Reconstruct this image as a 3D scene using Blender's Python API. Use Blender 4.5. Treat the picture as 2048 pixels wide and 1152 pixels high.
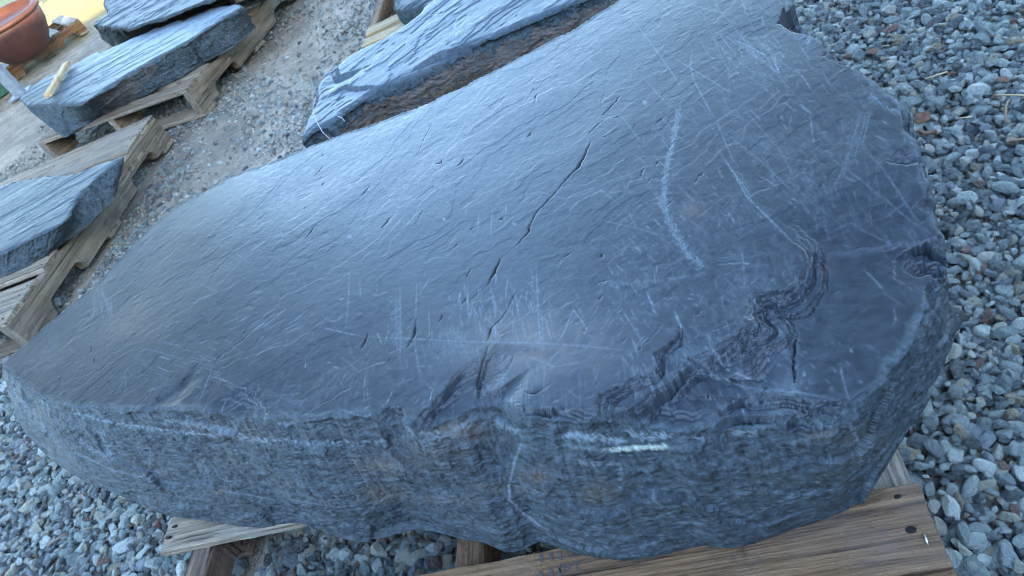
import bpy, math, random
import numpy as np
from mathutils import Matrix, Vector

for o in list(bpy.data.objects):
    bpy.data.objects.remove(o, do_unlink=True)
scene = bpy.context.scene
COL = scene.collection
random.seed(7)
RNG = np.random.default_rng(11)

# ------------------------------------------------------------------ camera
# focal length, pitch, roll and heading solved from the pallets' right angles
F, TH, SL, CH, YAW = 1445.0, math.radians(39.44), 0.596, 1.003, math.radians(21.5)
_a = math.atan(SL)
_c, _s, _ct, _st, _cy, _sy = math.cos(_a), math.sin(_a), math.cos(TH), math.sin(TH), math.cos(YAW), math.sin(YAW)


def _yaw(v):
    return Vector((v[0] * _cy - v[1] * _sy, v[0] * _sy + v[1] * _cy, v[2]))


def P(u, v, z=0.0):
    """photo pixel -> world x, y on the level z"""
    x, y = u - 1024.0, -(v - 576.0)
    r, up = x * _c + y * _s, -x * _s + y * _c
    dy, dz = F * _ct + up * _st, -F * _st + up * _ct
    k = (z - CH) / dz
    return np.array([(r * _cy - dy * _sy) * k, (r * _sy + dy * _cy) * k])


def proj(x, y, z):
    X, Y, Z = x * _cy + y * _sy, -x * _sy + y * _cy, z - CH
    fw, up = Y * _ct - Z * _st, Y * _st + Z * _ct
    r, up = X * F / fw, up * F / fw
    return 1024 + r * _c - up * _s, 576 - (r * _s + up * _c)


cam_data = bpy.data.cameras.new('camera')
cam = bpy.data.objects.new('camera', cam_data)
COL.objects.link(cam)
ex = _yaw((_c, -_s * _st, -_s * _ct))
ey = _yaw((_s, _c * _st, _c * _ct))
ef = _yaw((0, _ct, -_st))
M = Matrix((ex, ey, -ef)).transposed().to_4x4()
M.translation = Vector((0, 0, CH))
cam.matrix_world = M
cam_data.sensor_width = 36.0
cam_data.lens = F / 2048.0 * 36.0
cam_data.clip_start = 0.02
cam_data.clip_end = 2000
cam_data.dof.use_dof = True
cam_data.dof.focus_distance = 1.12
cam_data.dof.aperture_fstop = 13.0
scene.camera = cam

# ------------------------------------------------------------------ light
SUN_EL = math.radians(17)
NSH = Vector((-0.55, 0.835, 0)).normalized()          # the way shadows fall on the ground
world = bpy.data.worlds.new('World')
scene.world = world
world.use_nodes = True
wn = world.node_tree.nodes
sky = wn.new('ShaderNodeTexSky')
sky.sky_type = 'NISHITA'
sky.sun_disc = False
sky.sun_elevation = SUN_EL
sky.sun_rotation = math.atan2(-NSH.x, -NSH.y)
sky.air_density = 1.0
sky.dust_density = 1.2
sky.ozone_density = 2.8
wn['Background'].inputs['Strength'].default_value = 0.15
world.node_tree.links.new(sky.outputs[0], wn['Background'].inputs['Color'])
sun_d = bpy.data.lights.new('sun', 'SUN')
sun_d.energy = 2.0
sun_d.angle = math.radians(0.5)
sun_d.color = (1.0, 0.82, 0.46)
sun = bpy.data.objects.new('sun', sun_d)
COL.objects.link(sun)
sdir = Vector((NSH.x * math.cos(SUN_EL), NSH.y * math.cos(SUN_EL), -math.sin(SUN_EL)))
sun.rotation_euler = sdir.to_track_quat('-Z', 'Y').to_euler()
sun.location = (4, -6, 8)
scene.view_settings.view_transform = 'Standard'
scene.view_settings.look = 'None'
scene.view_settings.exposure = 3.85
scene.view_settings.gamma = 1.0
scene.render.engine = 'CYCLES'
scene.cycles.use_denoising = True
scene.cycles.denoising_input_passes = 'RGB_ALBEDO_NORMAL'
scene.cycles.denoising_prefilter = 'FAST'
scene.cycles.use_light_tree = False
scene.cycles.filter_width = 1.1
scene.cycles.diffuse_bounces = 1

# ------------------------------------------------------------------ helpers


def tag(o, label=None, cat=None, group=None, kind=None):
    if label: o['label'] = label
    if cat: o['category'] = cat
    if group: o['group'] = group
    if kind: o['kind'] = kind
    return o


def empty(name, loc, rz=0.0, tilt=None):
    o = bpy.data.objects.new(name, None)
    COL.objects.link(o)
    o.empty_display_size = 0.05
    o.location = loc
    o.rotation_euler = (0, 0, rz) if tilt is None else (tilt[0], tilt[1], rz)
    return o


def mesh_obj(name, verts, faces, mat, parent=None, smooth=True):
    me = bpy.data.meshes.new(name)
    if isinstance(faces, np.ndarray):
        n = faces.shape[1]
        verts = np.asarray(verts, np.float32)
        me.vertices.add(len(verts))
        me.vertices.foreach_set('co', verts.ravel())
        me.loops.add(faces.size)
        me.loops.foreach_set('vertex_index', faces.astype(np.int32).ravel())
        me.polygons.add(len(faces))
        me.polygons.foreach_set('loop_start', np.arange(0, faces.size, n, dtype=np.int32))
        me.polygons.foreach_set('loop_total', np.full(len(faces), n, np.int32))
        me.update(calc_edges=True)
        me.validate()
    else:
        me.from_pydata([tuple(v) for v in verts], [], faces)
        me.update()
    me.polygons.foreach_set('use_smooth', np.full(len(me.polygons), smooth, dtype=bool))
    if mat: me.materials.append(mat)
    o = bpy.data.objects.new(name, me)
    COL.objects.link(o)
    if parent: o.parent = parent
    return o


_PERM = np.random.default_rng(5).permutation(4096).astype(np.int64)


def perlin(x, y, seed=0):
    x = np.asarray(x, float); y = np.asarray(y, float)
    xi = np.floor(x).astype(np.int64); yi = np.floor(y).astype(np.int64)
    xf, yf = x - xi, y - yi
    u = xf * xf * xf * (xf * (xf * 6 - 15) + 10); v = yf * yf * yf * (yf * (yf * 6 - 15) + 10)

    def g(ix, iy, dx, dy):
        h = _PERM[(_PERM[(ix + seed * 131) & 4095] + iy) & 4095] * (2 * math.pi / 4096)
        return np.cos(h) * dx + np.sin(h) * dy
    a = g(xi, yi, xf, yf); b = g(xi + 1, yi, xf - 1, yf)
    c = g(xi, yi + 1, xf, yf - 1); d = g(xi + 1, yi + 1, xf - 1, yf - 1)
    return (a + (b - a) * u + (c - a) * v + (a - b - c + d) * u * v) * 1.4


def fbm(x, y, oct=4, seed=0, gain=0.5):
    r = 0; amp = 1.0; tot = 0
    for i in range(oct):
        r = r + amp * perlin(x * 2 ** i + 17.3 * i, y * 2 ** i - 9.1 * i, seed + i)
        tot += amp; amp *= gain
    return r / tot


def facets(x, y, seed=0, tilt=1.0):
    """broken-rock facets: every cell of a jittered grid is one tilted plane"""
    xi = np.floor(x).astype(np.int64); yi = np.floor(y).astype(np.int64)
    bd = np.full(x.shape, 9e9); bv = np.zeros(x.shape)
    for dy in (-1, 0, 1):
        for dx in (-1, 0, 1):
            cx, cy = xi + dx, yi + dy
            h = _PERM[(_PERM[(cx + seed * 77) & 4095] + cy) & 4095]
            h2, h3 = _PERM[(h + 1013) & 4095], _PERM[(h + 2027) & 4095]
            h4 = _PERM[(h + 3001) & 4095]
            px, py = cx + h / 4096., cy + h2 / 4096.
            d = (x - px)**2 + (y - py)**2
            v = (h3 / 2048. - 1) * .5 + tilt * ((x - px) * (h4 / 2048. - 1) + (y - py) * (h2 / 2048. - 1))
            m = d < bd
            bd = np.where(m, d, bd); bv = np.where(m, v, bv)
    return bv


def sstep(a, b, x):
    t = np.clip((x - a) / (b - a), 0, 1)
    return t * t * (3 - 2 * t)


def near_path(X, Y, pts, vals=None):
    """distance, side and value at the nearest point of a polyline (corners use the mean normal of both legs)"""
    bd = np.full(X.shape, 1e9); bs = np.zeros(X.shape); bv = np.zeros(X.shape)
    n = len(pts)
    nor = []
    for i in range(n - 1):
        d = pts[i + 1] - pts[i]
        nor.append(np.array([-d[1], d[0]]) / (np.linalg.norm(d) + 1e-12))
    for i in range(n - 1):
        a, b = pts[i], pts[i + 1]
        d = b - a
        L2 = d @ d + 1e-12
        t = np.clip(((X - a[0]) * d[0] + (Y - a[1]) * d[1]) / L2, 0, 1)
        qx, qy = X - a[0] - t * d[0], Y - a[1] - t * d[1]
        dd = qx * qx + qy * qy
        m = dd < bd
        n0 = nor[i] + (nor[i - 1] if i > 0 else 0)
        n1 = nor[i] + (nor[i + 1] if i < n - 2 else 0)
        sx = np.where(t <= 0, n0[0], np.where(t >= 1, n1[0], nor[i][0]))
        sy = np.where(t <= 0, n0[1], np.where(t >= 1, n1[1], nor[i][1]))
        bd = np.where(m, dd, bd)
        bs = np.where(m, np.sign(sx * qx + sy * qy), bs)
        if vals is not None:
            bv = np.where(m, vals[i] + t * (vals[i + 1] - vals[i]), bv)
    return np.sqrt(bd), bs, bv


def W(px, z=0.40):
    return np.array([P(p[0], p[1], z) for p in px])


_LC = {}


def layer_fields(X, Y, i):
    """shared angular raggedness for all films of a break, plus a little of its own for each film"""
    key = (X.size, float(X.flat[0]), float(Y.flat[-1]))
    if key not in _LC:
        nx = .0042 * facets(X * 21, Y * 21, 390, .7) + .0022 * facets(X * 60, Y * 60, 392, .7) + .003 * fbm(X * 12, Y * 12, 2, 300)
        ny = .0042 * facets(X * 21 + 5, Y * 21, 391, .7) + .0022 * facets(X * 60 + 5, Y * 60, 393, .7) + .003 * fbm(X * 12, Y * 12, 2, 340)
        gap = np.clip(.55 + 1.5 * fbm(X * 9, Y * 9, 2, 380), 0.06, 1.4)
        _LC[key] = (nx, ny, gap)
    nx, ny, gap = _LC[key]
    k2 = key + (i,)
    if k2 not in _LC:
        own = .0016 * fbm(X * 34 + i * 3.1, Y * 34, 2, 300 + i)
        _LC[k2] = (own, (.0042 * i + .0016 * (i % 3)) * gap + .0035 * i * np.clip(fbm(X * 6 + i * 7, Y * 6, 2, 400 + i), 0, 1))
    own, off = _LC[k2]
    return nx + own, ny - own, off


def ledge(X, Y, px, depth, low, z=0.40, w=0.003, f0=9.0, f1=10.0, layers=None, far=None):
    """a broken-off layer of slate: several thin films that stop at slightly different, ragged lines"""
    pts = W(px, z)
    l = P(low[0], low[1], z)
    _, ls, _ = near_path(np.array([l[0]]), np.array([l[1]]), pts, depth)
    k = layers or (1 if max(depth) < .004 else (3 if max(depth) < .008 else 6))
    out = np.zeros(X.shape)
    m = np.ones(X.shape, bool)
    if f1 < 1:
        lo, hi = pts.min(0) - f1 - .03, pts.max(0) + f1 + .03
        m = (X > lo[0]) & (X < hi[0]) & (Y > lo[1]) & (Y < hi[1])
    if not m.any(): return out
    h = 0.0
    for i in range(k):
        nx, ny, off = layer_fields(X, Y, i)
        d, s, v = near_path(X[m] + nx[m], Y[m] + ny[m], pts, depth)
        sd = d * s * ls[0] - off[m]
        if far is not None: v = v + (far - v) * sstep(.008, .05, d) * sstep(0, .008, v)
        h = h - v / k * sstep(-.0008, .0008, sd) * (1 - sstep(f0, f1, sd))
        h = h - np.clip(v * 1.0, 0, .012) / k * np.exp(-((sd - .0018) / .0012)**2)
    out[m] = h
    return out


def crack(X, Y, px, depth, width, z=0.40):
    pts = W(px, z)
    n = len(pts)
    vals = [1.0] * n
    vals[0] = 0.15; vals[-1] = 0.15
    lo, hi = pts.min(0) - width * 2, pts.max(0) + width * 2
    m = (X > lo[0]) & (X < hi[0]) & (Y > lo[1]) & (Y < hi[1])
    out = np.zeros(X.shape)
    if m.any():
        d, s, v = near_path(X[m], Y[m], pts, vals)
        out[m] = -depth * v * np.clip(1 - d / (width * (0.35 + 0.65 * v)), 0, 1)
    return out


def pit(X, Y, u, v, ru, depth, z=0.40, p=2.0):
    """a conchoidal chip with stepped, ragged walls"""
    c = P(u, v, z); r = np.linalg.norm(P(u + ru, v, z) - c)
    m = np.hypot(X - c[0], Y - c[1]) < r * 1.8
    h = np.zeros(X.shape)
    if not m.any(): return h
    x, y = X[m], Y[m]
    d = np.hypot(x - c[0], (y - c[1]) * 1.3) / r
    d = d + .38 * fbm(x * 30, y * 30, 3, 410) + .15 * fbm(x * 110, y * 110, 2, 411)
    q = np.clip(1 - np.clip(d, 0, None) ** p, 0, 1)
    st = np.floor(q * 4) / 4
    h[m] = -depth * (.45 * q + .55 * (st + .25 * sstep(.75, 1, (q * 4) % 1)))
    return h


# ------------------------------------------------------------------ materials
def new_mat(name):
    m = bpy.data.materials.new(name)
    m.use_nodes = True
    nt = m.node_tree
    return m, nt, nt.nodes['Principled BSDF']


class N:
    """small node-writing helper"""

    def __init__(s, nt): s.nt = nt

    def node(s, t, **kw):
        n = s.nt.nodes.new(t)
        for k, v in kw.items(): setattr(n, k, v)
        return n

    def put(s, sock, v):
        if hasattr(v, 'links'): s.nt.links.new(v, sock)
        else: sock.default_value = v

    def noise(s, vec, scale, detail=4, rough=0.55, dist=0.0):
        n = s.node('ShaderNodeTexNoise')
        s.put(n.inputs['Vector'], vec)
        n.inputs['Scale'].default_value = scale; n.inputs['Detail'].default_value = detail
        n.inputs['Roughness'].default_value = rough; n.inputs['Distortion'].default_value = dist
        return n.outputs['Fac']

    def voro(s, vec, scale, feature='F1', out='Distance'):
        n = s.node('ShaderNodeTexVoronoi', feature=feature)
        s.put(n.inputs['Vector'], vec); n.inputs['Scale'].default_value = scale
        return n.outputs[out]

    def map(s, vec, scale=(1, 1, 1), rot=(0, 0, 0), loc=(0, 0, 0)):
        n = s.node('ShaderNodeMapping')
        s.put(n.inputs['Vector'], vec)
        s.put(n.inputs['Location'], loc)
        n.inputs['Rotation'].default_value = rot; n.inputs['Scale'].default_value = scale
        return n.outputs[0]

    def ramp(s, fac, stops):
        n = s.node('ShaderNodeValToRGB')
        s.put(n.inputs[0], fac)
        e = n.color_ramp.elements
        while len(e) < len(stops): e.new(0.5)
        for el, (p, c) in zip(e, stops):
            el.position = p
            el.color = c if len(c) == 4 else (*c, 1)
        return n.outputs[0]

    def steps(s, fac, stops):
        o = s.ramp(fac, stops)
        o.node.color_ramp.interpolation = 'CONSTANT'
        return o

    def mix(s, fac, a, b, mode='MIX'):
        n = s.node('ShaderNodeMix', data_type='RGBA', blend_type=mode)
        s.put(n.inputs[0], fac)
        s.put(n.inputs[6], a if hasattr(a, 'links') else (*a, 1))
        s.put(n.inputs[7], b if hasattr(b, 'links') else (*b, 1))
        return n.outputs[2]

    def math(s, op, a, b=0.0, clamp=False):
        n = s.node('ShaderNodeMath', operation=op, use_clamp=clamp)
        s.put(n.inputs[0], a); s.put(n.inputs[1], b)
        return n.outputs[0]

    def rng(s, v, a, b, c=0.0, d=1.0):
        n = s.node('ShaderNodeMapRange')
        s.put(n.inputs[0], v)
        for i, x in enumerate((a, b, c, d)): n.inputs[i + 1].default_value = x
        return n.outputs[0]

    def attr(s, name, kind='GEOMETRY'):
        n = s.node('ShaderNodeAttribute', attribute_name=name, attribute_type=kind)
        return n.outputs['Fac']

    def bump(s, h, strength, dist, normal=None):
        n = s.node('ShaderNodeBump')
        n.inputs['Strength'].default_value = strength; n.inputs['Distance'].default_value = dist
        s.put(n.inputs['Height'], h)
        if normal is not None: s.put(n.inputs['Normal'], normal)
        return n.outputs[0]

    def coord(s, which='Object'):
        return s.node('ShaderNodeTexCoord').outputs[which]

    def rand(s):
        return s.node('ShaderNodeObjectInfo').outputs['Random']


def slate(name, dark, light, grain_rot, spec=0.5, rough=0.42, streak=0.0, wallmul=1.0):
    m, nt, b = new_mat(name)
    g = N(nt)
    co = g.coord()
    wall = g.attr('wall'); scr = g.attr('scr'); stain_sheen = g.attr('stain_sheen'); green = g.attr('green')
    big = g.noise(co, 3.2, 5, 0.6)
    gr = g.map(co, (62, 78, 80), (0, 0, grain_rot))
    fine = g.noise(gr, 1.0, 6, 0.68)
    gr2 = g.map(co, (90, 520, 300), (0, 0, grain_rot + 0.35))
    fib = g.noise(gr2, 1.0, 3, 0.6)
    gr3 = g.map(co, (420, 80, 300), (0, 0, grain_rot - 0.5))
    fib2 = g.noise(gr3, 1.0, 3, 0.6)
    mot = g.noise(co, 75.0, 5, 0.7)
    f = g.math('ADD', g.math('MULTIPLY', g.math('ADD', g.math('MULTIPLY', big, .55), g.math('MULTIPLY', mot, .45)), 0.45), g.math('ADD', g.math('MULTIPLY', fine, 0.5), g.math('MULTIPLY', fib, 0.09)))
    col = g.ramp(f, [(0.30, dark), (0.68, light)])
    # hair-thin pale marks between the traced scratches
    hair = g.math('MULTIPLY', g.rng(fib, 0.62, 0.74), g.rng(g.noise(co, 9.0, 3), 0.42, 0.7))
    hair = g.math('MAXIMUM', hair, g.math('MULTIPLY', g.rng(fib2, 0.64, 0.76), g.rng(g.noise(g.map(co, loc=(5, 3, 1)), 7.0, 3), 0.45, 0.7)))
    pale = (0.165, 0.20, 0.22)
    hair = g.math('MAXIMUM', hair, g.math('MULTIPLY', g.rng(g.noise(g.map(co, (70, 600, 300), (0, 0, grain_rot + 1.9)), 1.0, 2, .5), 0.62, 0.72), g.rng(g.noise(g.map(co, loc=(2, 8, 1)), 6.0, 3), 0.42, 0.65)))
    col = g.mix(g.math('MULTIPLY', hair, 0.07), col, pale)
    # broken side faces: mottled, darker specks and grey-green blotches
    wx = g.map(co, (42, 42, 85))
    wn_ = g.noise(wx, 1.0, 6, 0.7)
    w2 = g.noise(co, 95.0, 7, 0.78)
    wcol = g.ramp(g.math('ADD', g.math('MULTIPLY', wn_, 0.35), g.math('MULTIPLY', w2, 0.65)),
                  [(0.38, tuple(c * k * 0.30 * wallmul for c, k in zip(dark, (.92, 1.03, 1)))), (0.50, tuple(c * k * 0.95 * wallmul for c, k in zip(light, (.92, 1.04, 1.0)))),
                   (0.63, tuple(c * k * 1.9 * wallmul for c, k in zip(light, (.95, 1.03, 1.0))))])
    fleck = g.math('MULTIPLY', g.rng(g.noise(co, 190.0, 2, 0.5), 0.68, 0.76), g.rng(g.noise(co, 14.0, 3), 0.5, 0.7))
    wcol = g.mix(g.math('MULTIPLY', fleck, 0.55), wcol, (0.2, 0.225, 0.23))
    wcol = g.mix(g.math('MULTIPLY', g.rng(g.noise(co, 6.0, 5, 0.6), 0.55, 0.72), 0.35), wcol, (0.065, 0.066, 0.052))
    col = g.mix(wall, col, wcol)
    stain_sheen_m = g.math('MULTIPLY', stain_sheen, g.rng(g.noise(co, 42.0, 5, 0.7), 0.3, 0.62))
    col = g.mix(stain_sheen_m, col, (0.118, 0.090, 0.066))
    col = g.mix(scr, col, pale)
    col = g.mix(green, col, (0.36, 0.41, 0.33))
    nt.links.new(col, b.inputs['Base Color'])
    r = g.math('ADD', g.math('MULTIPLY', wall, 0.22), g.rng(fine, 0.3, 0.7, rough - 0.05, rough + 0.1))
    nt.links.new(g.math('ADD', r, g.math('MULTIPLY', scr, 0.2)), b.inputs['Roughness'])
    b.inputs['Specular IOR Level'].default_value = spec
    h = g.math('ADD', g.math('MULTIPLY', g.math('ADD', g.math('MULTIPLY', fine, .45), g.math('MULTIPLY', mot, .9)), 0.8), g.math('ADD', g.math('MULTIPLY', fib, 0.08), g.math('MULTIPLY', fib2, 0.06)))
    hw = g.math('ADD', g.math('MULTIPLY', wn_, .35), g.math('MULTIPLY', w2, 1.3))
    hm = g.node('ShaderNodeMix', data_type='FLOAT')
    g.put(hm.inputs[0], wall); g.put(hm.inputs[2], g.math('MULTIPLY', h, .62)); g.put(hm.inputs[3], g.math('MULTIPLY', hw, 1.25))
    nt.links.new(g.bump(hm.outputs[0], 0.42, 0.0028), b.inputs['Normal'])
    return m


def wood(name, dark, mid, light, grey=0.5, rough=0.75):
    m, nt, b = new_mat(name)
    g = N(nt)
    rnd = g.rand()
    off = g.node('ShaderNodeCombineXYZ')
    g.put(off.inputs[0], g.math('MULTIPLY', rnd, 37.0)); g.put(off.inputs[1], g.math('MULTIPLY', rnd, 11.0)); g.put(off.inputs[2], g.math('MULTIPLY', rnd, 5.0))
    co = g.map(g.coord(), loc=off.outputs[0])
    n1 = g.noise(g.map(co, (2.2, 42, 42)), 1.0, 6, 0.65, 0.6)
    n2 = g.noise(g.map(co, (9, 260, 260)), 1.0, 4, 0.6)
    n3 = g.noise(co, 5.0, 4)
    # growth rings
    wv = g.node('ShaderNodeTexWave', wave_type='BANDS', bands_direction='Y', wave_profile='SAW')
    g.put(wv.inputs['Vector'], g.map(co, (0.8, 26, 26)))
    wv.inputs['Scale'].default_value = 1.0; wv.inputs['Distortion'].default_value = 9.0
    wv.inputs['Detail'].default_value = 3.0; wv.inputs['Detail Scale'].default_value = 0.7
    f = g.math('ADD', g.math('MULTIPLY', n1, 0.55), g.math('ADD', g.math('MULTIPLY', wv.outputs['Fac'], 0.10), g.math('MULTIPLY', n2, 0.35)))
    col = g.ramp(f, [(0.36, dark), (0.5, mid), (0.64, light)])
    col = g.mix(g.math('MULTIPLY', g.rng(n3, 0.45, 0.65), grey), col, (0.17, 0.165, 0.155))
    col = g.mix(g.math('MULTIPLY', g.rng(g.noise(co, 17.0, 4, 0.7), 0.6, 0.7), 0.5), col, tuple(c * 0.35 for c in dark))
    split = g.rng(g.noise(g.map(co, (1.3, 120, 120)), 1.0, 2, 0.4), 0.685, 0.72)
    col = g.mix(g.math('MULTIPLY', split, .85), col, (0.012, 0.009, 0.007))
    dirt = g.rng(g.noise(g.map(co, (14, 30, 30)), 1.0, 5, .7), .56, .72)
    col = g.mix(g.math('MULTIPLY', dirt, .45), col, (0.07, 0.062, 0.052))
    hsv = g.node('ShaderNodeHueSaturation')
    g.put(hsv.inputs['Value'], g.rng(rnd, 0, 1, 0.8, 1.2))
    g.put(hsv.inputs['Color'], col)
    nt.links.new(hsv.outputs[0], b.inputs['Base Color'])
    b.inputs['Roughness'].default_value = rough
    b.inputs['Specular IOR Level'].default_value = 0.3
    saw = g.noise(g.map(co, (190, 12, 12)), 1.0, 2, .5)
    hh = g.math('ADD', g.math('ADD', n1, g.math('MULTIPLY', n2, 0.8)), g.math('SUBTRACT', g.math('MULTIPLY', saw, .25), g.math('MULTIPLY', split, .9)))
    nt.links.new(g.bump(hh, 1.0, 0.005), b.inputs['Normal'])
    return m


def plain(name, col, rough=0.6, metal=0.0, var=0.25, scale=30.0):
    m, nt, b = new_mat(name)
    g = N(nt)
    n = g.noise(g.coord(), scale, 5, 0.6)
    c = g.ramp(n, [(0.3, tuple(x * (1 - var) for x in col)), (0.7, tuple(min(1, x * (1 + var)) for x in col))])
    nt.links.new(c, b.inputs['Base Color'])
    b.inputs['Roughness'].default_value = rough
    b.inputs['Metallic'].default_value = metal
    nt.links.new(g.bump(n, 0.25, 0.002), b.inputs['Normal'])
    return m


M_SLAB = slate('slate_main', (0.010, 0.0140, 0.018), (0.035, 0.0445, 0.054), 0.45, spec=0.40, rough=0.37, wallmul=1.15)
M_SLAB_B = slate('slate_background', (0.030, 0.043, 0.053), (0.062, 0.085, 0.102), 0.0, spec=0.34, rough=0.46, wallmul=0.55)
M_SLAB_D = slate('slate_dark', (0.014, 0.021, 0.025), (0.030, 0.044, 0.05), 0.0, spec=0.3, rough=0.55, wallmul=0.8)
M_WOOD_MAIN = wood('wood_pallet_brown', (0.040, 0.020, 0.009), (0.150, 0.080, 0.036), (0.26, 0.150, 0.073), 0.22)
M_WOOD_GREY = wood('wood_weathered_grey', (0.060, 0.047, 0.032), (0.215, 0.172, 0.118), (0.34, 0.285, 0.205), 0.35)
M_WOOD_NEW = wood('wood_pale_new', (0.24, 0.165, 0.08), (0.38, 0.28, 0.15), (0.48, 0.37, 0.22), 0.0)
M_WOOD_DARK = wood('wood_dark_brown', (0.05, 0.03, 0.02), (0.13, 0.08, 0.05), (0.22, 0.15, 0.10), 0.2)
M_NAIL = plain('nail_dark_iron', (0.02, 0.017, 0.015), 0.6, 0.6)
M_STEEL = plain('bright_steel', (0.55, 0.55, 0.55), 0.35, 0.9)
M_INK = plain('stamp_ink', (0.06, 0.052, 0.048), 0.8, 0, .5, 300)
M_STRING = plain('white_string', (0.35, 0.37, 0.38), 0.6)
M_POT = plain('terracotta', (0.055, 0.0185, 0.015), 0.65, 0.0, 0.4, 7.0)
M_SOIL = plain('potting_soil', (0.06, 0.045, 0.03), 0.9, 0.0, 0.5, 40)
M_POST = plain('painted_post', (0.16, 0.20, 0.24), 0.45, 0.2)
M_GREEN = plain('green_plastic', (0.012, 0.075, 0.048), 0.6)
M_YELLOW = plain('yellow_leaf', (0.75, 0.60, 0.04), 0.5)
M_TWIG = plain('dry_twig', (0.26, 0.17, 0.10), 0.8)
M_STRAW = plain('dry_straw', (0.50, 0.40, 0.24), 0.7)
M_LEAF = plain('dry_leaf', (0.14, 0.07, 0.035), 0.8, 0, .5, 120)
M_WALL = plain('shed_cladding', (0.16, 0.16, 0.15), 0.8, 0.0, 0.15, 2.0)


def ground_mat():
    m, nt, b = new_mat('packed_dirt')
    g = N(nt)
    co = g.coord()
    n1 = g.noise(co, 1.1, 6, 0.62); n2 = g.noise(co, 70.0, 5, 0.75); n3 = g.noise(co, 9.0, 5, 0.6)
    v = g.voro(co, 150.0)
    vc = g.voro(co, 150.0, out='Color')
    bw = g.node('ShaderNodeRGBToBW'); g.put(bw.inputs[0], vc)
    col = g.ramp(g.math('ADD', g.math('MULTIPLY', n3, 0.5), g.math('MULTIPLY', n2, 0.5)),
                 [(0.34, (0.12, 0.10, 0.074)), (0.5, (0.31, 0.265, 0.195)), (0.64, (0.50, 0.435, 0.33))])
    peb = g.ramp(bw.outputs[0], [(0.1, (0.16, 0.15, 0.14)), (0.5, (0.32, 0.30, 0.27)), (0.9, (0.5, 0.48, 0.44))])
    col = g.mix(g.math('MULTIPLY', g.rng(v, 0.25, 0.45, 1, 0), g.rng(n1, 0.4, 0.6, 0.2, 0.8)), col, peb)
    col = g.mix(g.rng(n1, .42, .58, .55, 0.0), col, (0.10, 0.092, 0.08))
    # drier tan sand with litter farther out
    far = g.node('ShaderNodeSeparateXYZ'); g.put(far.inputs[0], co)
    fy = g.rng(g.math('SUBTRACT', far.outputs[1], far.outputs[0]), 9.5, 11.0)
    lit = g.rng(g.noise(g.map(co, (1, 1, 1)), 26.0, 4, 0.7), 0.56, 0.66)
    sand = g.mix(lit, (0.30, 0.225, 0.08), (0.21, 0.14, 0.05))
    col = g.mix(fy, col, sand)
    nt.links.new(col, b.inputs['Base Color'])
    b.inputs['Roughness'].default_value = 0.9
    b.inputs['Specular IOR Level'].default_value = 0.25
    h = g.math('ADD', g.math('MULTIPLY', n2, 0.6), g.math('ADD', n3, g.math('MULTIPLY', g.rng(v, 0.0, 0.5, 1, 0), 0.6)))
    nt.links.new(g.bump(h, 0.7, 0.012), b.inputs['Normal'])
    return m


def gravel_mat():
    m, nt, b = new_mat('gravel_stone')
    g = N(nt)
    rnd = g.rand()
    off = g.node('ShaderNodeCombineXYZ')
    g.put(off.inputs[0], g.math('MULTIPLY', rnd, 91.0)); g.put(off.inputs[1], g.math('MULTIPLY', rnd, 53.0))
    co = g.map(g.coord(), loc=off.outputs[0])
    base = g.steps(rnd, [(0.0, (0.099, 0.124, 0.121)), (0.07, (0.396, 0.472, 0.429)), (0.15, (0.209, 0.266, 0.253)), (0.22, (0.638, 0.720, 0.627)), (0.29, (0.308, 0.384, 0.341)),
                         (0.37, (0.484, 0.572, 0.506)), (0.45, (0.242, 0.295, 0.286)), (0.52, (0.792, 0.850, 0.759)), (0.58, (0.374, 0.460, 0.424)), (0.64, (0.154, 0.189, 0.193)),
                         (0.71, (0.550, 0.543, 0.396)), (0.76, (0.440, 0.507, 0.451)), (0.82, (0.396, 0.330, 0.209)), (0.87, (0.341, 0.389, 0.407)), (0.92, (0.264, 0.142, 0.094)), (0.945, (0.682, 0.684, 0.539))])
    n1 = g.noise(co, 1.6, 6, 0.7); n2 = g.noise(co, 8.0, 4, 0.75)
    col = g.mix(g.rng(n1, 0.4, 0.64, 0.0, 0.6), base, g.mix(0.5, base, (0.62, 0.65, 0.62)))
    col = g.mix(g.rng(n2, 0.57, 0.68, 0.0, 0.7), col, g.mix(0.6, base, (0.03, 0.04, 0.04)))
    nt.links.new(col, b.inputs['Base Color'])
    b.inputs['Roughness'].default_value = 0.72
    b.inputs['Specular IOR Level'].default_value = 0.35
    nt.links.new(g.bump(g.math('ADD', n1, g.math('MULTIPLY', n2, 0.35)), 0.8, 0.16), b.inputs['Normal'])
    return m


# ------------------------------------------------------------------ ground
def build_ground():
    n = 90
    xs = np.concatenate([[-400, -60, -25], np.linspace(-12, 4, n), [15, 60, 400]])
    ys = np.concatenate([[-400, -60, -10], np.linspace(-2, 14, n), [25, 60, 400]])
    X, Y = np.meshgrid(xs, ys)
    Z = 0.012 * fbm(X * 0.9, Y * 0.9, 4, 3) * ((np.abs(X) < 13) & (np.abs(Y) < 15)) - 0.012
    nx, ny = len(xs), len(ys)
    idx = np.arange(nx * ny).reshape(ny, nx)
    f = np.stack([idx[:-1, :-1], idx[:-1, 1:], idx[1:, 1:], idx[1:, :-1]], -1).reshape(-1, 4)
    o = mesh_obj('ground', np.stack([X, Y, Z], -1).reshape(-1, 3), f, ground_mat())
    tag(o, kind='structure')


build_ground()

# unseen building added behind the viewer to keep the yard in shade
BD = 4.0
hb = (BD + 7.8) * math.tan(SUN_EL)
tdir = Vector((-NSH.y, NSH.x, 0))


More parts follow.
